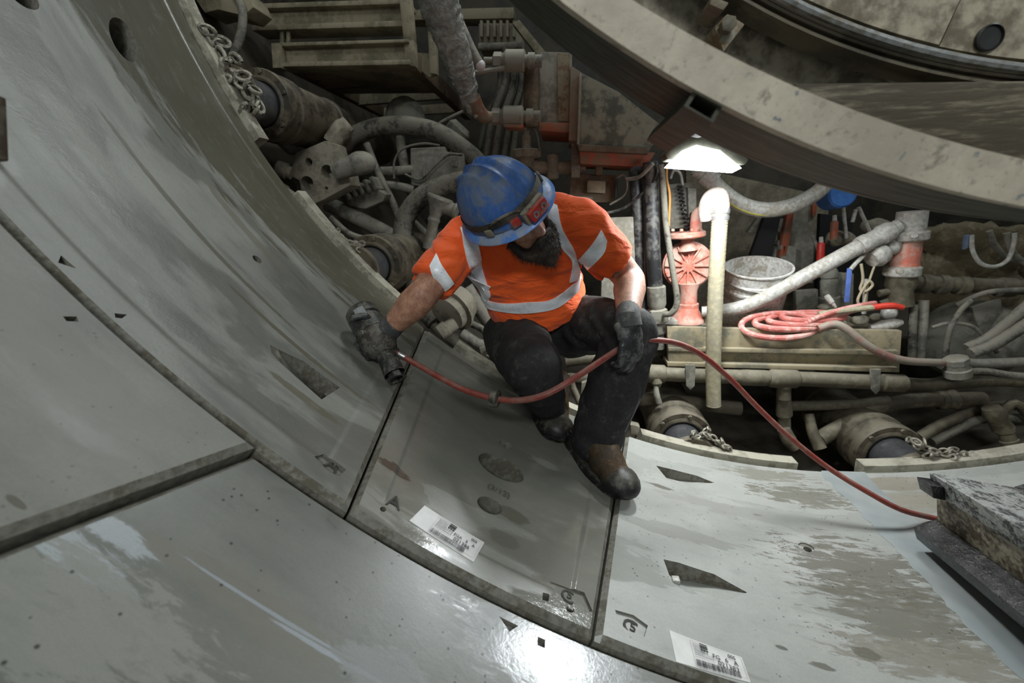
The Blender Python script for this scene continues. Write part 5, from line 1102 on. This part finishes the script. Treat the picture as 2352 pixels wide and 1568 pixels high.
# coiled cord
def coil(pts, turns, r, n=14):
    c = catmull(pts, 10); out = []; fr_ = frames(c); m = turns*n
    for i in range(m+1):
        f = i/m*(len(c)-1); k = min(int(f), len(c)-2); p = c[k].lerp(c[k+1], f-k); t, a, b = fr_[k]; an = 2*math.pi*i/n; out.append(p+(a*math.cos(an)+b*math.sin(an))*r)
    return out
pc_ = [P(1561, 425, 1.70), P(1568, 470, 1.70), P(1578, 520, 1.70), P(1582, 542, 1.70), P(1588, 515, 1.72), P(1592, 488, 1.73)]
one('spiral_cable', sweep(B(), coil(pc_, 26, px2m(5, pc_[0])), px2m(2.2, pc_[0]), 6), plain('black_cord', (30, 30, 31), .35), 'black coiled cord hanging in front of the grey box', 'cable')
hose_one('clear_lead', [(1540, 410, 1.7), (1548, 392, 1.7), (1562, 398, 1.7), (1568, 425, 1.7)], 3, WHITE, 'bright lead looping over the grey box, under the lamp', 'cable')
# hanging cream hose with its elbow
ch = thing('cream_hose', 'cream ribbed hose hanging straight down in front of the bucket and beam', 'hose')
pp = [P(*q) for q in [(1655, 478, 1.45), (1651, 540, 1.44), (1645, 640, 1.43), (1640, 760, 1.42), (1638, 860, 1.42), (1639, 930, 1.42)]]
bm = B(); sweep(bm, catmull(pp, 22), px2m(17.5, pp[2]), 20, cap=False, rib=.05); ip = catmull(pp, 4); sweep(bm, ip[::-1], px2m(14.5, pp[2]), 20, cap=False); obj('hose_wall', bm, CREAM, ch)
obj('elbow', TP(B(), [(1622, 505, 1.50), (1622, 480, 1.49), (1632, 456, 1.47), (1650, 450, 1.46), (1656, 468, 1.45), (1656, 482, 1.45)], [15, 18, 19, 19, 18, 18], 18, 6), grime('pinkish_white_elbow', (206, 188, 178), (170, 156, 144), .3, 12), ch, 'pale plastic elbow')
obj('hose_clip', LPx(B(), (1656, 478, 1.45), (1653, 506, 1.45), [(0, 18.5), (.1, 20), (.4, 20), (.45, 18.5), (.6, 18.5), (.65, 20), (.95, 20), (1, 18.5)], 22), plain('bright_clip', (190, 190, 188), .3, .7), ch, 'silver hose clip')
wh = thing('white_hose', 'thick white hose with a yellow line, sagging beneath the lamp', 'hose')
wp = [(1598, 388, 1.75), (1625, 405, 1.75), (1660, 440, 1.75), (1705, 470, 1.75), (1760, 482, 1.76), (1820, 472, 1.78), (1868, 448, 1.8), (1895, 425, 1.82)]
obj('hose_wall', TP(B(), wp, 17, 18, 8), WHITE, wh); obj('yellow_line', TP(B(), [(x-2, y+11, Y_-.022) for x, y, Y_ in wp[2:]], 3, 8, 8), plain('yellow_line', (200, 190, 80), .5), wh, 'yellow line along the hose')
obj('end_socket', LPx(B(), (1595, 385, 1.75), (1640, 418, 1.75), [(0, 14), (.4, 16), (.45, 20), (1, 21)], 18), WHITE, wh)
bk = thing('bucket', 'dirty white plastic bucket standing on the steel skid', 'bucket')
b0, b1 = P(1722, 742, 1.78), P(1742, 612, 1.70); ab = (b1-b0); hb_ = ab.length; rt_ = px2m(70, b1); rb_ = px2m(56, b0); BUCK = grime('bucket_plastic', (206, 204, 198), (150, 142, 126), .30, 12, .5, 0, .1)
bm = B(); lathe(bm, b0, ab, [(.004, 0), (.004, rb_), (.0, rb_), (hb_*.62, rb_+(rt_-rb_)*.66), (hb_*.64, rt_*.985), (hb_*.67, rt_*.985), (hb_*.69, rt_*.94), (hb_*.76, rt_*.95), (hb_*.77, rt_*1.0), (hb_*.80, rt_*1.0), (hb_*.82, rt_*.96), (hb_*.97, rt_*.98), (hb_*.98, rt_*1.03), (hb_, rt_*1.03), (hb_, rt_*.96), (hb_*.5, rt_*.88), (.012, rb_*.96), (.012, 0)], 44, cap=False); obj('pail', bm, BUCK, bk)
ax_ = ab.normalized(); sx = V((1, 0, 0)); 
bm = B(); torus(bm, b0+ax_*hb_*.75, (CF*-.5+CU*.9), rt_*1.04, .003, rad(100), rad(260), 30, 6, ref=CU); obj('bail', bm, plain('wire_bail', (140, 138, 132), .4, .6), bk)
bm = B(); A1 = [P(x, y, 1.63) for x, y in ((1712, 700), (1752, 704), (1748, 734), (1708, 730))]; 
rows = [[bm.verts.new(b0+ax_*hb_*(.08+.16*i/3)+(V((math.cos(a), -math.sin(a), 0)))*(rb_+(rt_-rb_)*(.08+.16*i/3)*1.06+.0015)) for a in (rad(50+60*j/6) for j in range(7))] for i in range(4)]
for r0, r1 in zip(rows, rows[1:]):
    for j in range(6): bm.faces.new((r0[j], r0[j+1], r1[j+1], r1[j]))
obj('faded_label', bm, plain('faded_orange', (196, 120, 96), .6), bk, 'faded orange label near the bottom')
hose_one('discharge_hose', [(1612, 716, 1.62), (1650, 714, 1.60), (1700, 706, 1.58), (1748, 688, 1.57), (1810, 655, 1.57), (1900, 606, 1.58), (1985, 560, 1.6), (2062, 520, 1.62)], [13, 15, 16, 17, 17, 17, 17, 16], WHITE, 'fat pale grey hose slanting up across the bucket to the standpipe', 'hose', seg=18)
bm = LPx(B(), (1972, 566, 1.59), (2050, 527, 1.61), [(0, 19), (.1, 21), (.25, 21), (.3, 19), (.6, 20), (.65, 23), (.9, 23), (1, 18)], 20); one('hose_coupling', bm, WHITE, 'bulky pale coupling at the top end of the slanting hose', 'coupling')
# skid beam and what lies on it
sk = thing('skid_beam', 'heavy grey steel skid channel under the pump and bucket', 'beam')
SKID = grime('skid_paint', (118, 115, 98), (150, 138, 110), .5, 8, .7, 0, .4)
obj('web', slab(B(), [(1535, 752), (2072, 759), (2066, 848), (1535, 834)], 1.50, .03, .004), SKID, sk); zd = P(1722, 742, 1.78).z; bm = B(); xa_, xb_ = P(1535, 760, 1.53).x, P(2070, 760, 1.53).x; prism(bm, [V((xa_, 1.53, zd)), V((xb_, 1.53, zd)), V((xb_, 2.1, zd)), V((xa_, 2.1, zd))], (0, 0, -.012)); obj('deck', bm, SKID, sk); obj('ledge', slab(B(), [(1535, 798), (2066, 806), (2066, 816), (1535, 806)], 1.47, .03, .002), SKID, sk); obj('bottom_lip', slab(B(), [(1533, 832), (2066, 846), (2066, 855), (1533, 841)], 1.46, .12, .002), SKID, sk)
obj('end_block', slab(B(), [(1532, 750), (1616, 752), (1616, 838), (1535, 836)], 1.478, .03, .004), SKID, sk)
RED = grime('faded_red_hose', (192, 106, 96), (204, 160, 148), .35, 14, .5, 0, .3, (214, 176, 168))
cr = thing('coiled_hose', 'faded red hose coil lying over the skid edge beside the bucket', 'hose')
loops = []
for k in range(4):
    n_ = 26; cx, cy = 1790+k*26, 748-k*7; rx, ry = 88-k*5, 26-k*4; loops.append([P(cx+rx*math.cos(2*math.pi*i/n_), cy+ry*math.sin(2*math.pi*i/n_)*(1.1 if k == 0 else .7), 1.46+.01*k+.12*(1-math.sin(2*math.pi*i/n_))*.5) for i in range(n_+1)])
for l_ in loops: obj('turn', sweep(B(), l_, px2m(7, l_[0]), 10), RED, cr)
for k in range(6): obj('strand', TP(B(), [(1830+k*8, 752-k*4, 1.48), (1880+k*9, 738-k*5, 1.50), (1950+k*6, 716-k*3, 1.52), (1990+k*4, 706-k*2, 1.54)], 6, 10, 5), RED, cr)
hose_one('lead_hose', [(1880, 754, 1.46), (1915, 744, 1.45), (1945, 756, 1.44), (1985, 788, 1.43), (2030, 814, 1.43), (2080, 828, 1.44), (2140, 832, 1.46), (2190, 832, 1.48)], 9, grime('pinkish_grey_hose', (150, 106, 96), (140, 132, 118), .45, 9), 'pinkish hose leaving the coil and running right along the skid', 'hose')
hd_ = thing('pinch_bar', 'pale bar with a bright red end lying on the hose coil', 'bar')
obj('shaft', TP(B(), [(1880, 722, 1.5), (1930, 714, 1.5), (2005, 706, 1.5)], 7, 10, 3), CREAM, hd_); obj('red_end', TP(B(), [(2003, 706, 1.5), (2045, 702, 1.5), (2074, 706, 1.5)], [7, 8, 6], 10, 4), plain('bright_red', (214, 62, 44), .45), hd_, 'bright red end')
one('spray_nozzle', LPx(B(), (1898, 678, 1.58), (1920, 706, 1.56), [(0, 5), (.15, 6.5), (.6, 6), (.62, 4), (1, 3)], 14), WHITE, 'small pale nozzle standing up behind the hose coil', 'nozzle')
one('pipe_offcut', LPx(B(), (1998, 752, 1.55), (2072, 740, 1.55), [(0, 6), (.4, 12), (.8, 11), (1, 6)], 14), WHITE, 'pale conical pipe end lying at the right end of the skid', 'pipe end')
for k, (x, y, r) in enumerate(((1925, 742, 14), (1975, 735, 16), (2010, 728, 12), (1890, 706, 12))):
    bm = B(); p = P(x, y, 1.62+.03*k); ball(bm, p, px2m(r, p), (1.2, .9, .7)); 
    for v in bm.verts: v.co += v.normal*noise.noise(v.co*30)*.008
    one('stone', bm, DUSTY, ('grey lump on the skid behind the hose coil', 'rounded grey lump left of the pipe end', 'small grey lump under the red ended bar', 'grey lump beside the standing nozzle')[k], 'stone', 'lumps lying on the skid')
# pipes below the skid
MUD = grime('mud_brown_pipe', (70, 64, 49), (94, 87, 69), .4, 7, .7, 0, .35)
PIPE = grime('muddy_pipe', (112, 106, 88), (88, 82, 66), .45, 7, .7, 0, .4)
pl = thing('service_pipe', 'long muddy pipe with a tee, running under the skid', 'pipe')
obj('run', TP(B(), [(1478, 856, 1.46), (1600, 862, 1.46), (1800, 868, 1.46), (2070, 880, 1.46)], 17, 18, 3), PIPE, pl)
for x0, x1, y, r in ((1486, 1528, 857, 21), (1700, 1762, 866, 19), (1764, 1832, 868, 22), (2020, 2078, 878, 21)): obj('collar', LPx(B(), (x0, y, 1.46), (x1, y+2, 1.46), [(0, r-3), (.08, r), (.92, r), (1, r-3)], 22), PIPE, pl)
obj('tee_branch', LPx(B(), (1800, 870, 1.46), (1800, 914, 1.46), [(0, 18), (.4, 18), (.45, 15), (1, 15)], 20), PIPE, pl)
for x, y in ((1586, 840), (2012, 850)): obj('hanger', slab(B(), [(x-12, y-2), (x+12, y-2), (x+10, y+46), (x, y+56), (x-10, y+46)], 1.42, .012, .003), GREYM, pl)
obj('drop_leg', LPx(B(), (1800, 912, 1.48), (1802, 990, 1.5), [(0, 15), (.3, 17), (.5, 17), (.55, 13), (1, 13)], 18), PIPE, pl)
lv = thing('ball_valve', 'small valve with a hanging pale lever, left end of the service pipe', 'valve'); obj('body', LPx(B(), (1508, 868, 1.43), (1509, 888, 1.43), [(0, 9), (.5, 12), (1, 8)], 16), PIPE, lv); obj('lever', TP(B(), [(1507, 884, 1.42), (1508, 905, 1.41), (1514, 926, 1.40)], [5, 7, 7], 10, 4), GREYM, lv)
hose_one('service_pipe', [(1470, 916, 1.55), (1560, 922, 1.55), (1640, 932, 1.55), (1700, 938, 1.55)], 16, PIPE, 'second muddy pipe, low and half hidden behind the cream hose end', 'pipe')
hose_one('service_pipe', [(1815, 932, 1.56), (1900, 930, 1.56), (1980, 926, 1.56), (2040, 920, 1.56)], 12, PIPE, 'short muddy pipe right of the tee, above the right ram', 'pipe')
hose_one('muddy_hose', [(1880, 1010, 1.45), (1920, 985, 1.5), (1990, 945, 1.55), (2080, 922, 1.58), (2180, 918, 1.6), (2255, 916, 1.62)], 17, MUD, 'thick muddy hose rising over the right ram', 'hose', seg=16)
one('pipe_joint', LPx(B(), (2150, 919, 1.6), (2195, 917, 1.6), [(0, 17), (.1, 22), (.4, 22), (.5, 19), (.9, 23), (1, 18)], 20), MUD, 'muddy joint on the thick hose above the right ram', 'joint')
hose_one('muddy_hose', [(2110, 1005, 1.5), (2170, 970, 1.55), (2240, 945, 1.6), (2310, 930, 1.62), (2400, 935, 1.65)], 12, MUD, 'upper thin muddy hose in the lower right tangle', 'hose')
hose_one('muddy_hose', [(2140, 1015, 1.52), (2200, 985, 1.56), (2260, 962, 1.55), (2400, 960, 1.55)], 10, HOSEB, 'lower thin muddy hose in the lower right tangle', 'hose')
vt = thing('muddy_valve', 'mud caked valve assembly at far right, below the hose bundle', 'valve')
obj('body', LPx(B(), (2275, 935, 1.5), (2305, 985, 1.48), [(0, 16), (.3, 22), (.6, 18), (1, 20)], 16), MUD, vt); obj('stem', LPx(B(), (2303, 980, 1.48), (2332, 1040, 1.44), [(0, 15), (.2, 17), (.25, 14), (.5, 14), (.52, 17), (.7, 17), (.72, 14), (1, 14)], 16), MUD, vt); obj('arm', TP(B(), [(2300, 950, 1.5), (2330, 925, 1.5), (2370, 960, 1.5)], 10, 10, 4), MUD, vt)
hose_one('muddy_hose', [(1800, 985, 1.4), (1812, 1010, 1.38), (1830, 1030, 1.36)], [14, 16, 12], MUD, 'muddy pipe stub under the tee', 'pipe')
hose_one('muddy_hose', [(1858, 950, 1.5), (1866, 990, 1.46), (1884, 1030, 1.42)], [10, 12, 14], MUD, 'muddy pipe leg between the tee and the right ram', 'pipe')
# standpipe, valves, rope
sp = thing('standpipe', 'pale and red standpipe with clamp rings, at the upper end of the slanting hose', 'standpipe'); Ys = 1.64
obj('upper_pipe', LPx(B(), (2096, 485, Ys), (2088, 542, Ys), [(0, 29), (1, 29)], 22), WHITE, sp); obj('clamp_ring', LPx(B(), (2089, 530, Ys), (2086, 552, Ys), [(0, 33), (.15, 37), (.85, 37), (1, 33)], 24), WHITE, sp)
obj('red_pipe', LPx(B(), (2087, 550, Ys), (2076, 614, Ys), [(0, 25), (.4, 27), (.8, 27), (1, 29)], 22), SALMON, sp, 'red painted pipe length'); obj('clamp_ring', LPx(B(), (2074, 610, Ys), (2070, 634, Ys), [(0, 30), (.15, 35), (.85, 35), (1, 30)], 24), WHITE, sp)
obj('lower_body', LPx(B(), (2071, 632, Ys), (2064, 700, Ys), [(0, 28), (.3, 30), (.5, 24), (1, 28)], 22), PIPE, sp)
bolts('clamp_bolt', [P(2098, 540, Ys-.09), P(2066, 622, Ys-.09)], (-.4, -1, 0), .016, .02, WHITE, sp)
obj('side_valve', LPx(B(), (2058, 560, Ys), (2000, 596, Ys-.04), [(0, 16), (.2, 20), (.4, 14), (.55, 24), (.8, 26), (1, 18)], 18), WHITE, sp)
obj('side_valve', LPx(B(), (2050, 668, Ys), (2018, 674, Ys), [(0, 6), (.3, 8), (1, 8)], 14), PIPE, sp); obj('side_valve', LPx(B(), (2050, 690, Ys), (2022, 700, Ys), [(0, 8), (.3, 10), (1, 9)], 14), PIPE, sp)
obj('knob', ball(B(), P(2042, 718, Ys-.02), px2m(16, P(2042, 718, Ys))), WHITE, sp)
bv = thing('blue_lever', 'flat blue valve lever hanging left of the standpipe', 'valve handle'); obj('arm', TP(B(), [(1984, 586, 1.60), (1968, 602, 1.58), (1954, 618, 1.58)], 5, 8, 4), WHITE, bv); obj('grip', slab(B(), [(1947, 616), (1958, 616), (1951, 694), (1940, 694)], 1.575, .008, .002), plain('blue_vinyl', (96, 124, 198), .4), bv, 'blue vinyl grip')
ROPE = plain('dirty_rope', (176, 164, 136), .9, bump=.4, scale=180)
hose_one('rope', [(1978, 606, 1.56), (1982, 640, 1.56), (1976, 664, 1.56), (1990, 668, 1.55), (2004, 655, 1.55), (1996, 646, 1.55), (1982, 664, 1.55), (1970, 690, 1.55), (1980, 706, 1.55)], 3, ROPE, 'knotted dirty rope hanging left of the standpipe', 'rope', seg=8)
hose_one('rope', [(2008, 612, 1.58), (1998, 640, 1.57), (1990, 668, 1.56), (1984, 700, 1.55)], 2.4, ROPE, 'loose rope end beside the knotted rope', 'rope', seg=8)
hose_one('thin_rod', [(1990, 640, 1.62), (1986, 700, 1.6), (1984, 720, 1.6)], 5, WHITE, 'thin pale rod behind the knotted rope', 'rod')
# deeper background on the right
back = slab(B(), [(1575, 380), (1905, 452), (1890, 760), (1590, 760)], 2.6, .05)
one('cover_sheet', back, grime('beige_sheet', (146, 138, 118), (112, 106, 90), .35, 4, .8, 0, .2), 'broad beige sheet behind the white hose', 'sheet')
slab_one('grey_column', [(1800, 470), (1872, 452), (1868, 650), (1812, 650)], 2.2, .12, PALE, 'grey steel column behind the bucket', 'column')
slab_one('box_stack', [(1794, 562), (1830, 566), (1826, 640), (1790, 640)], 2.1, .1, PALE, 'pale carton against the grey column', 'carton')
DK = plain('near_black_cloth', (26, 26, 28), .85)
for k, (pp_, m_, lab, cat) in enumerate((
    ([(1755, 500), (1795, 496), (1772, 590), (1722, 592)], DK, 'black sack leaning left of the grey column', 'sack'),
    ([(1812, 468), (1828, 466), (1808, 590), (1790, 592)], ORANGE, 'narrow rusty red plank leaning on the grey column', 'plank'),
    ([(1740, 500), (1762, 498), (1742, 536), (1716, 534)], PALE, 'scrap of pale paper above the black sack', 'paper'),
    ([(1792, 502), (1802, 502), (1792, 535), (1784, 530)], WHITE, 'white rag hanging left of the rusty red plank', 'rag'),
    ([(1788, 552), (1796, 552), (1784, 592), (1774, 592)], WHITE, 'white strip at the foot of the rusty red plank', 'rag'),
    ([(1866, 470), (1880, 462), (1874, 498), (1866, 500)], ORANGE, 'orange strip right of the grey column top', 'strip'),
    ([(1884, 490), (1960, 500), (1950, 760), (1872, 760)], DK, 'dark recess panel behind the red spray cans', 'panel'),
    ([(1910, 625), (1962, 628), (1960, 706), (1912, 706)], GREYM, 'dusty grey crate below the slanting hose', 'crate'),
    ([(1828, 668), (1880, 664), (1880, 742), (1830, 744)], GREYM, 'dusty box on the skid right of the bucket', 'box'))):
    slab_one(cat.split()[0], pp_, 2.08+.02*k if k < 6 else (2.4 if k == 6 else 1.95), .04, m_, lab, cat)
bm = B(); lathe(bm, P(1905, 452, 2.0), (0, -1, .1), [(0, px2m(30, P(1905, 452, 2.0))), (.12, px2m(30, P(1905, 452, 2.0))), (.13, px2m(26, P(1905, 452, 2.0)))], 26); one('blue_drum', bm, plain('drum_blue', (66, 120, 196), .4), 'blue drum end peeping out under the erector ring', 'drum')
for x, y, lab in ((1917, 530, 'upper red and orange can right of the dark recess'), (1886, 580, 'lower red can left of the dusty sacks')):
    t = thing('spray_can', lab, 'can', 'red cans on the right'); obj('body', LPx(B(), (x, y-24, 2.0), (x-2, y+20, 2.0), [(0, 5), (.1, 8), (1, 8)], 14), ORANGE if y < 550 else plain('can_red', (186, 46, 34), .45), t); obj('cap', LPx(B(), (x, y-36, 2.0), (x, y-22, 2.0), [(0, 4), (1, 5)], 12), WHITE, t)
for k, (x, y, rx, ry, lab) in enumerate(((1932, 548, 30, 20, 'dusty sack just right of the red cans'), (2010, 520, 34, 18, 'dusty sack above the slanting hose coupling'), (2042, 536, 24, 14, 'small dusty sack against the standpipe'), (1968, 572, 32, 20, 'dusty sack under the slanting hose'))):
    bm = B(); p = P(x, y, 2.1); ball(bm, p, px2m(rx, p), (1, .6, ry/rx), seg=24, rings=16)
    for v in bm.verts: v.co += v.normal*noise.noise(v.co*14)*.02
    one('sack', bm, DUSTY, lab, 'sack', 'dusty sacks behind the slanting hose', smooth=180)
for k, (a, b, lab) in enumerate((((1936, 470), (1944, 548), 'left thin pale rod behind the red cans'), ((1972, 476), (2002, 540), 'slanting thin pale rod above the sacks'), ((1966, 480), (1958, 510), 'short thin pale rod above the sacks'), ((1866, 540), (1890, 600), 'thin slanting rod at the foot of the grey column'))):
    hose_one('thin_rod', [(a[0], a[1], 2.05), ((a[0]+b[0])/2, (a[1]+b[1])/2, 2.05), (b[0], b[1], 2.05)], 4, WHITE if k < 3 else GREYM, lab, 'rod')
one('pressure_bottle', LPx(B(), (1905, 618, 1.95), (1904, 706, 1.95), [(0, 14), (.1, 18), (.2, 18), (.22, 15), (.3, 18), (.7, 18), (.72, 22), (1, 22)], 20), GREYM, 'stepped dark cylinder left of the dusty grey crate', 'cylinder')
# mud caked wall and its fittings at far right
bm = B(); nx_, nz_ = 30, 20; rows = []
for i in range(nx_+1):
    row = []
    for j in range(nz_+1):
        p = P(2086+(2460-2086)*i/nx_, 520+(735-520)*j/nz_, 2.05); row.append(bm.verts.new(p+V((0, .06*noise.noise(p*7)+.02*noise.noise(p*24), 0))))
    rows.append(row)
for a, b in zip(rows, rows[1:]):
    for j in range(nz_): bm.faces.new((a[j], b[j], b[j+1], a[j+1]))
bmesh.ops.recalc_face_normals(bm, faces=bm.faces); bmesh.ops.solidify(bm, geom=bm.faces[:], thickness=.06)
one('mud_bank', bm, grime('caked_mud', (120, 108, 84), (92, 82, 62), .5, 8, .85, 0, .2, bump=.9), 'mud caked bulkhead panel at far right under the erector ring', 'panel', smooth=180)
rp_ = thing('branch_pipe', 'muddy horizontal pipe with collars leaving the standpipe to the right', 'pipe')
obj('run', LPx(B(), (2085, 648, 1.72), (2440, 664, 1.72), [(0, 17), (1, 17)], 18), PIPE, rp_)
for x in (2108, 2150, 2196, 2290): obj('collar', LPx(B(), (x, 650+(x-2085)*.045, 1.72), (x+ (24 if x < 2290 else 40), 651+(x-2085)*.045, 1.72), [(0, 18), (.1, 22), (.9, 22), (1, 18)], 20), PIPE, rp_)
hose_one('slack_hose', [(2232, 540, 1.6), (2234, 575, 1.6), (2252, 604, 1.6), (2285, 612, 1.6), (2315, 596, 1.6), (2328, 560, 1.6), (2330, 535, 1.6)], 4.5, WHITE, 'pale hose loop hanging below the erector ring at far right')
hose_one('slack_hose', [(2272, 530, 1.7), (2284, 560, 1.7), (2310, 590, 1.7), (2345, 600, 1.7), (2400, 610, 1.7)], 6, HOSEG, 'grey hose behind the pale loop at far right')
hose_one('slack_hose', [(2312, 535, 1.62), (2318, 560, 1.62), (2335, 590, 1.62), (2380, 620, 1.62)], 7, HOSEG, 'ribbed grey hose crossing the pale loop', rib=.15)
one('blue_clip', slab(B(), [(2220, 540), (2232, 538), (2226, 568), (2216, 574)], 1.6, .02), plain('grey_blue_clip', (98, 112, 132), .5), 'grey blue clip at the left of the pale hose loop', 'clip')
hose_one('slack_hose', [(2200, 700, 1.7), (2240, 680, 1.66), (2290, 668, 1.64), (2400, 664, 1.62)], 6, HOSEG, 'thin pale hose below the collared pipe')
hose_one('slack_hose', [(2230, 690, 1.62), (2205, 715, 1.6), (2180, 760, 1.58), (2170, 830, 1.56)], 6, HOSEB, 'dark hose hanging right of the skid end')
hose_one('slack_hose', [(2100, 700, 1.62), (2096, 760, 1.6), (2094, 820, 1.58)], 8, HOSEB, 'left dark hose hanging at the skid end')
hose_one('slack_hose', [(2122, 690, 1.64), (2118, 760, 1.62), (2112, 825, 1.6)], 10, HOSEG, 'right grey hose hanging at the skid end')
hose_one('slack_hose', [(2140, 752, 1.6), (2180, 742, 1.6), (2230, 748, 1.6), (2262, 775, 1.6), (2290, 810, 1.6)], 4, HOSEG, 'thin hose bowing across the grey drum at far right')
one('dust_drum', LPx(B(), (2225, 780, 2.0), (2225, 780, 1.75), [(0, 92), (.9, 92), (1, 84)], 36), GREYM, 'dusty grey drum end behind the thin bowing hose, far right', 'drum')
slab_one('guard_plate', [(2232, 706), (2300, 684), (2310, 790), (2268, 800)], 1.72, .02, GREYM, 'triangular grey guard plate in front of the grey drum', 'plate')
bm = B()
for k, (a, r, lab) in enumerate((([(2180, 832, 1.5), (2250, 834, 1.5), (2330, 832, 1.5), (2440, 826, 1.5)], 11, 'lowest pale hose of the bundle at far right'), ([(2230, 812, 1.52), (2280, 792, 1.52), (2330, 762, 1.52), (2440, 690, 1.52)], 13, 'middle pale hose of the bundle at far right'), ([(2220, 800, 1.56), (2270, 776, 1.56), (2320, 736, 1.56), (2430, 640, 1.56)], 12, 'top pale hose of the bundle at far right'), ([(2200, 855, 1.48), (2260, 852, 1.48), (2330, 862, 1.48), (2440, 866, 1.48)], 8, 'thin hose drooping below the bundle at far right'))):
    hose_one('bundle_hose', a, r, HOSEG if k else PALE, lab, 'hose', 'hose bundle at far right')
cp = thing('pipe_stopper', 'pale capped pipe stub standing at the left end of the hose bundle', 'pipe stub'); obj('stub', LPx(B(), (2200, 862, 1.46), (2197, 832, 1.46), [(0, 25), (.5, 25), (.55, 21), (1, 21)], 20), PALE, cp); obj('cap', LPx(B(), (2197, 834, 1.46), (2195, 820, 1.46), [(0, 23), (.8, 23), (1, 18)], 8), PALE, cp)
hose_one('muddy_hose', [(2070, 880, 1.5), (2130, 884, 1.5), (2200, 878, 1.5), (2290, 872, 1.5), (2400, 878, 1.5)], 15, MUD, 'thick muddy hose continuing the service pipe to the right edge', 'hose', seg=14)
hose_one('muddy_hose', [(1540, 800, 1.6), (1500, 812, 1.56), (1470, 812, 1.54), (1410, 818, 1.54)], 10, MUD, 'pale muddy pipe behind the gloved hand', 'pipe')
hose_one('muddy_hose', [(1300, 832, 1.6), (1340, 826, 1.6), (1390, 822, 1.6)], 12, MUD, 'muddy pipe seen between the legs, upper one', 'pipe')
hose_one('muddy_hose', [(1290, 868, 1.56), (1330, 870, 1.56), (1400, 866, 1.56)], 13, MUD, 'muddy pipe seen between the legs, lower one', 'pipe')
hose_one('muddy_hose', [(1308, 858, 1.5), (1316, 890, 1.48), (1332, 925, 1.44)], 8, MUD, 'thin muddy pipe standing between the legs', 'pipe')
one('muddy_block', slab(B(), [(1336, 880), (1362, 872), (1358, 940), (1330, 945)], 1.5, .08), DUSTY, 'muddy block between the legs, beside the shin', 'block')
one('muddy_block', slab(B(), [(1448, 975), (1470, 980), (1468, 1000), (1450, 998)], 1.4, .05), DUSTY, 'muddy block just right of the standing shin', 'block')
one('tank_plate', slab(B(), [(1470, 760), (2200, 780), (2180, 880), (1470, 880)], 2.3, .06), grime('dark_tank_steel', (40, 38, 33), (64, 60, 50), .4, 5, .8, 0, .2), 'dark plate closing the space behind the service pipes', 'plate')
